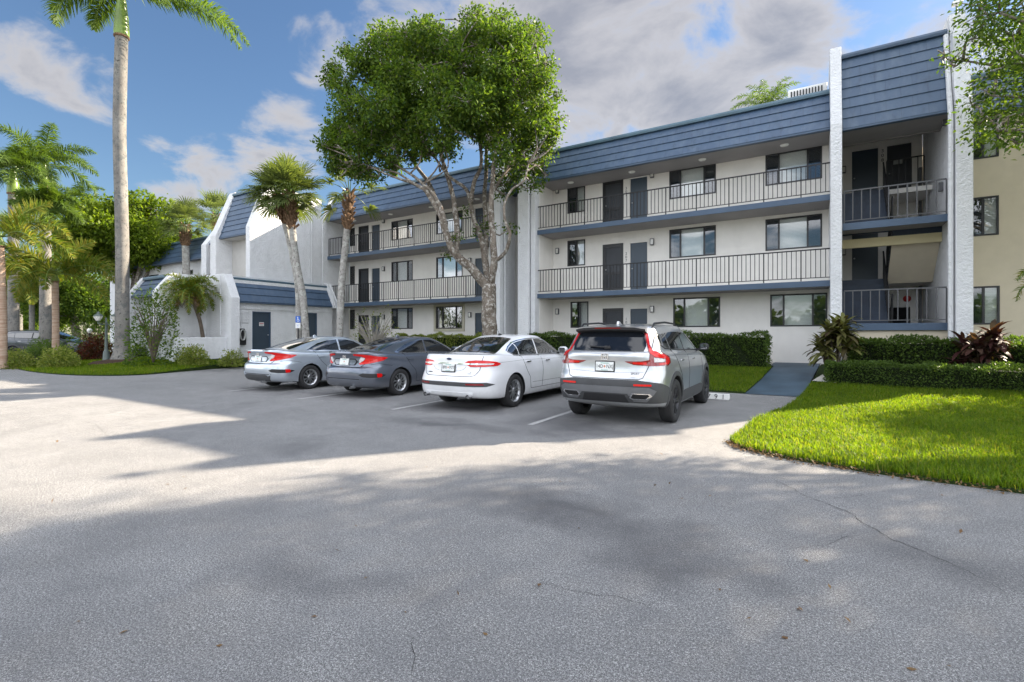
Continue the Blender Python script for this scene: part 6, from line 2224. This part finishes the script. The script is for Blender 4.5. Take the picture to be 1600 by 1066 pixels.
# the wooded far side of the drive, behind the camera, seen only in reflections
C = np.stack([rng.uniform(-60, 40, 9000), rng.uniform(-46, -36, 9000), rng.uniform(0, 1, 9000)], 1)
C[:, 2] = C[:, 2] ** .8 * (5 + 1.8 * np.sin(C[:, 0] * .35) + 1.2 * np.sin(C[:, 0] * .9))
V, F = leaf_quads(C, 1.3, .6, .3, .2)
tag(np_mesh('far_trees', V, F, M['leaf_tree']), 'wooded far side of the drive behind the camera', 'trees', kind='stuff')
# dry litter along the lawn edge and a few fallen leaves on the asphalt
pts = []
for i in range(900):
    k = rng.integers(0, 7)
    a, b_ = np.array(([LAWN_R[0]] + LAWN_R[:0:-1])[k]), np.array(([LAWN_R[0]] + LAWN_R[:0:-1])[k + 1])
    q = a + (b_ - a) * rng.uniform() + rng.normal(size=2) * .05 - np.array([.0, .05])
    pts.append((*q, .012 + rng.uniform() * .02))
for i in range(40):
    p = at(rng.uniform(50, 1550), rng.uniform(680, 1050), 1); dd = (p - Vector((0, 0, EYE)))
    k = -EYE / dd.z
    pts.append((dd.x * k, dd.y * k, .008))
V, F = leaf_quads(np.array(pts), .045, .5, 3, .0)
V[:, 2] = np.maximum(V[:, 2], .004)
tag(np_mesh('fallen_leaves', V, F, M['dead_leaf']), 'dry fallen leaves along the lawn edge and on the asphalt', 'fallen leaves', kind='stuff')
# ------------------------------------------------------------------ small things outdoors
x, y, z = on_ground(166, 22.2)
lp = thing('lamp_post', 'dark green lamp post with three lantern heads in front of the red croton hedge', 'lamp post', (x, y, z))
M['post_green'] = simple('green_grey_post', (.10, .13, .12), .5)
m = MB(); m.lathe([(0, 0), (.17, 0), (.17, .05), (.13, .10), (.11, .45), (.075, .52), (.06, .6), (.045, 1.75), (.06, 1.78), (.03, 1.82), (.03, 2.0)], (0, 0, 0), 16)
m.build('post', M['post_green'], lp, smooth=40)
for k, a in enumerate((rt, rt + math.pi, rt - math.pi / 2)):
    h = Vector((math.cos(a), math.sin(a), 0))
    m = MB(); m.tube([Vector((0, 0, 1.72)), h * .2 + Vector((0, 0, 1.68)), h * .38 + Vector((0, 0, 1.74)), h * .40 + Vector((0, 0, 1.86))], .018, 6); arm = m.build('arm', M['post_green'], lp, smooth=40)
    c = h * .40
    m = MB(); m.lathe([(.05, 1.86), (.12, 1.98), (.14, 2.05)], c, 10); m.build('lantern', M['lamp_glass'], arm, smooth=30)
    m = MB(); m.lathe([(.155, 2.05), (.11, 2.13), (.03, 2.18), (.025, 2.24), (0, 2.27)], c, 10); m.build('lantern_cap', M['post_green'], arm, smooth=30)
x, y, z = on_ground(140, 26.5)
lp = thing('path_light', 'short black path light with white globe near the white wall', 'path light', (x, y, z))
m = MB(); m.lathe([(0, 0), (.05, 0), (.04, .05), (.03, 1.15), (.05, 1.18)], (0, 0, 0), 10); m.build('post', M['black_plastic'], lp, smooth=40)
m = MB(); m.lathe([(.04, 1.18), (.10, 1.24), (.12, 1.32), (.09, 1.41), (0, 1.45)], (0, 0, 0), 14); m.build('globe', M['lamp_glass'], lp, smooth=60)

p = at(466, 540, 20.0)
sg = thing('parking_sign', 'blue and white accessible parking sign on a dark post before the crossing palms', 'sign', (p.x, p.y, slab_z(p.x, p.y)), YAW)
gz0 = slab_z(p.x, p.y)
m = MB(); m.box(-.025, .025, -.02, .02, 0, 2.16 - gz0); m.build('post', M['black_plastic'], sg)
m = MB(); m.box(-.10, .10, -.032, -.022, 1.94 - gz0, 2.20 - gz0); pn = m.build('sign_panel', M['sign_blue'], sg, bevel=.004)
m = MB()
m.lathe([(.0, -.003), (.018, -.002), (.018, 0)], (-.005, -.034, 2.15 - gz0), 12, 'y'); m.bar((0, -.034, 2.13 - gz0), (.005, -.034, 2.06 - gz0), .010); m.bar((.0, -.034, 2.06 - gz0), (.045, -.034, 2.055 - gz0), .008); m.bar((.045, -.034, 2.055 - gz0), (.055, -.034, 1.99 - gz0), .008)
w_ = [(.01 + .045 * math.cos(t), -.034, 2.025 - gz0 + .045 * math.sin(t)) for t in [2.2 + .35 * k for k in range(12)]]
m.tube(w_, .007, 5); m.build('wheelchair_symbol', M['white_paint'], pn)
m = MB(); m.box(-.10, .10, -.032, -.022, 1.71 - gz0, 1.925 - gz0); pn = m.build('notice_panel', M['white_paint'], sg, bevel=.004)
lettering('notice_text', 'PARKING BY', .03, (0, -.0325, 1.865 - gz0), (R(90), 0, 0), M['sign_blue'], pn, .9, .001)
lettering('notice_text', 'PERMIT', .036, (0, -.0325, 1.81 - gz0), (R(90), 0, 0), M['sign_blue'], pn, .9, .001)
lettering('notice_text', 'ONLY', .036, (0, -.0325, 1.755 - gz0), (R(90), 0, 0), M['sign_blue'], pn, .9, .001)

hs = thing('hose_holder', 'black hose holder with coiled grey hose on the storage wall beside a blue door', 'hose holder', (GX + .02, 13.05, .95))
m = MB()
m.prism([(-.20, 0), (.20, 0), (.20, .62), (.12, .78), (-.12, .78), (-.20, .62)], 0, .10, 'x'); m.build('back_panel', M['black_plastic'], hs, bevel=.02)
m = MB()
for k in range(4):
    r_ = .12 + .02 * (k % 2)
    m.tube([(.12 + .025 * k, r_ * .9 * math.cos(t), .52 + .2 * math.sin(t) - .10 * (t > math.pi) * math.sin(t - math.pi)) for t in [2 * math.pi * i / 20 for i in range(21)]], .018, 6)
m.build('hose', simple('grey_hose', (.40, .41, .40), .5), hs, smooth=60)

# the dark crossover beyond the island
p = at(45, 540, 28.5)
crossover('parked_car', 'charcoal crossover parked behind the palm island at the left edge', (p.x - 1.5, p.y + .3, .0), M['paint_dark'], CAMAZ - math.pi / 2 - math.pi / 2 + .06, False)

# unit numbers between the doors
for zf, nn in ((F1, '107'), (F2, '207'), (F3, '307')):
    for i, ch in enumerate(nn):
        o = lettering('unit_number', ch, .15, (-6.575, VW - .004, zf + 1.62 - .14 * i), (R(90), 0, 0), M['text_dark'], apt)
        o.location = Vector(o.location) - Vector(apt.location)
for i, ch in enumerate('308'):
    o = lettering('unit_number', ch, .17, (2.195, 22.595, H3 + 1.85 - .17 * i), (R(90), 0, 0), M['text_dark'], apt)
    o.location = Vector(o.location) - Vector(apt.location)
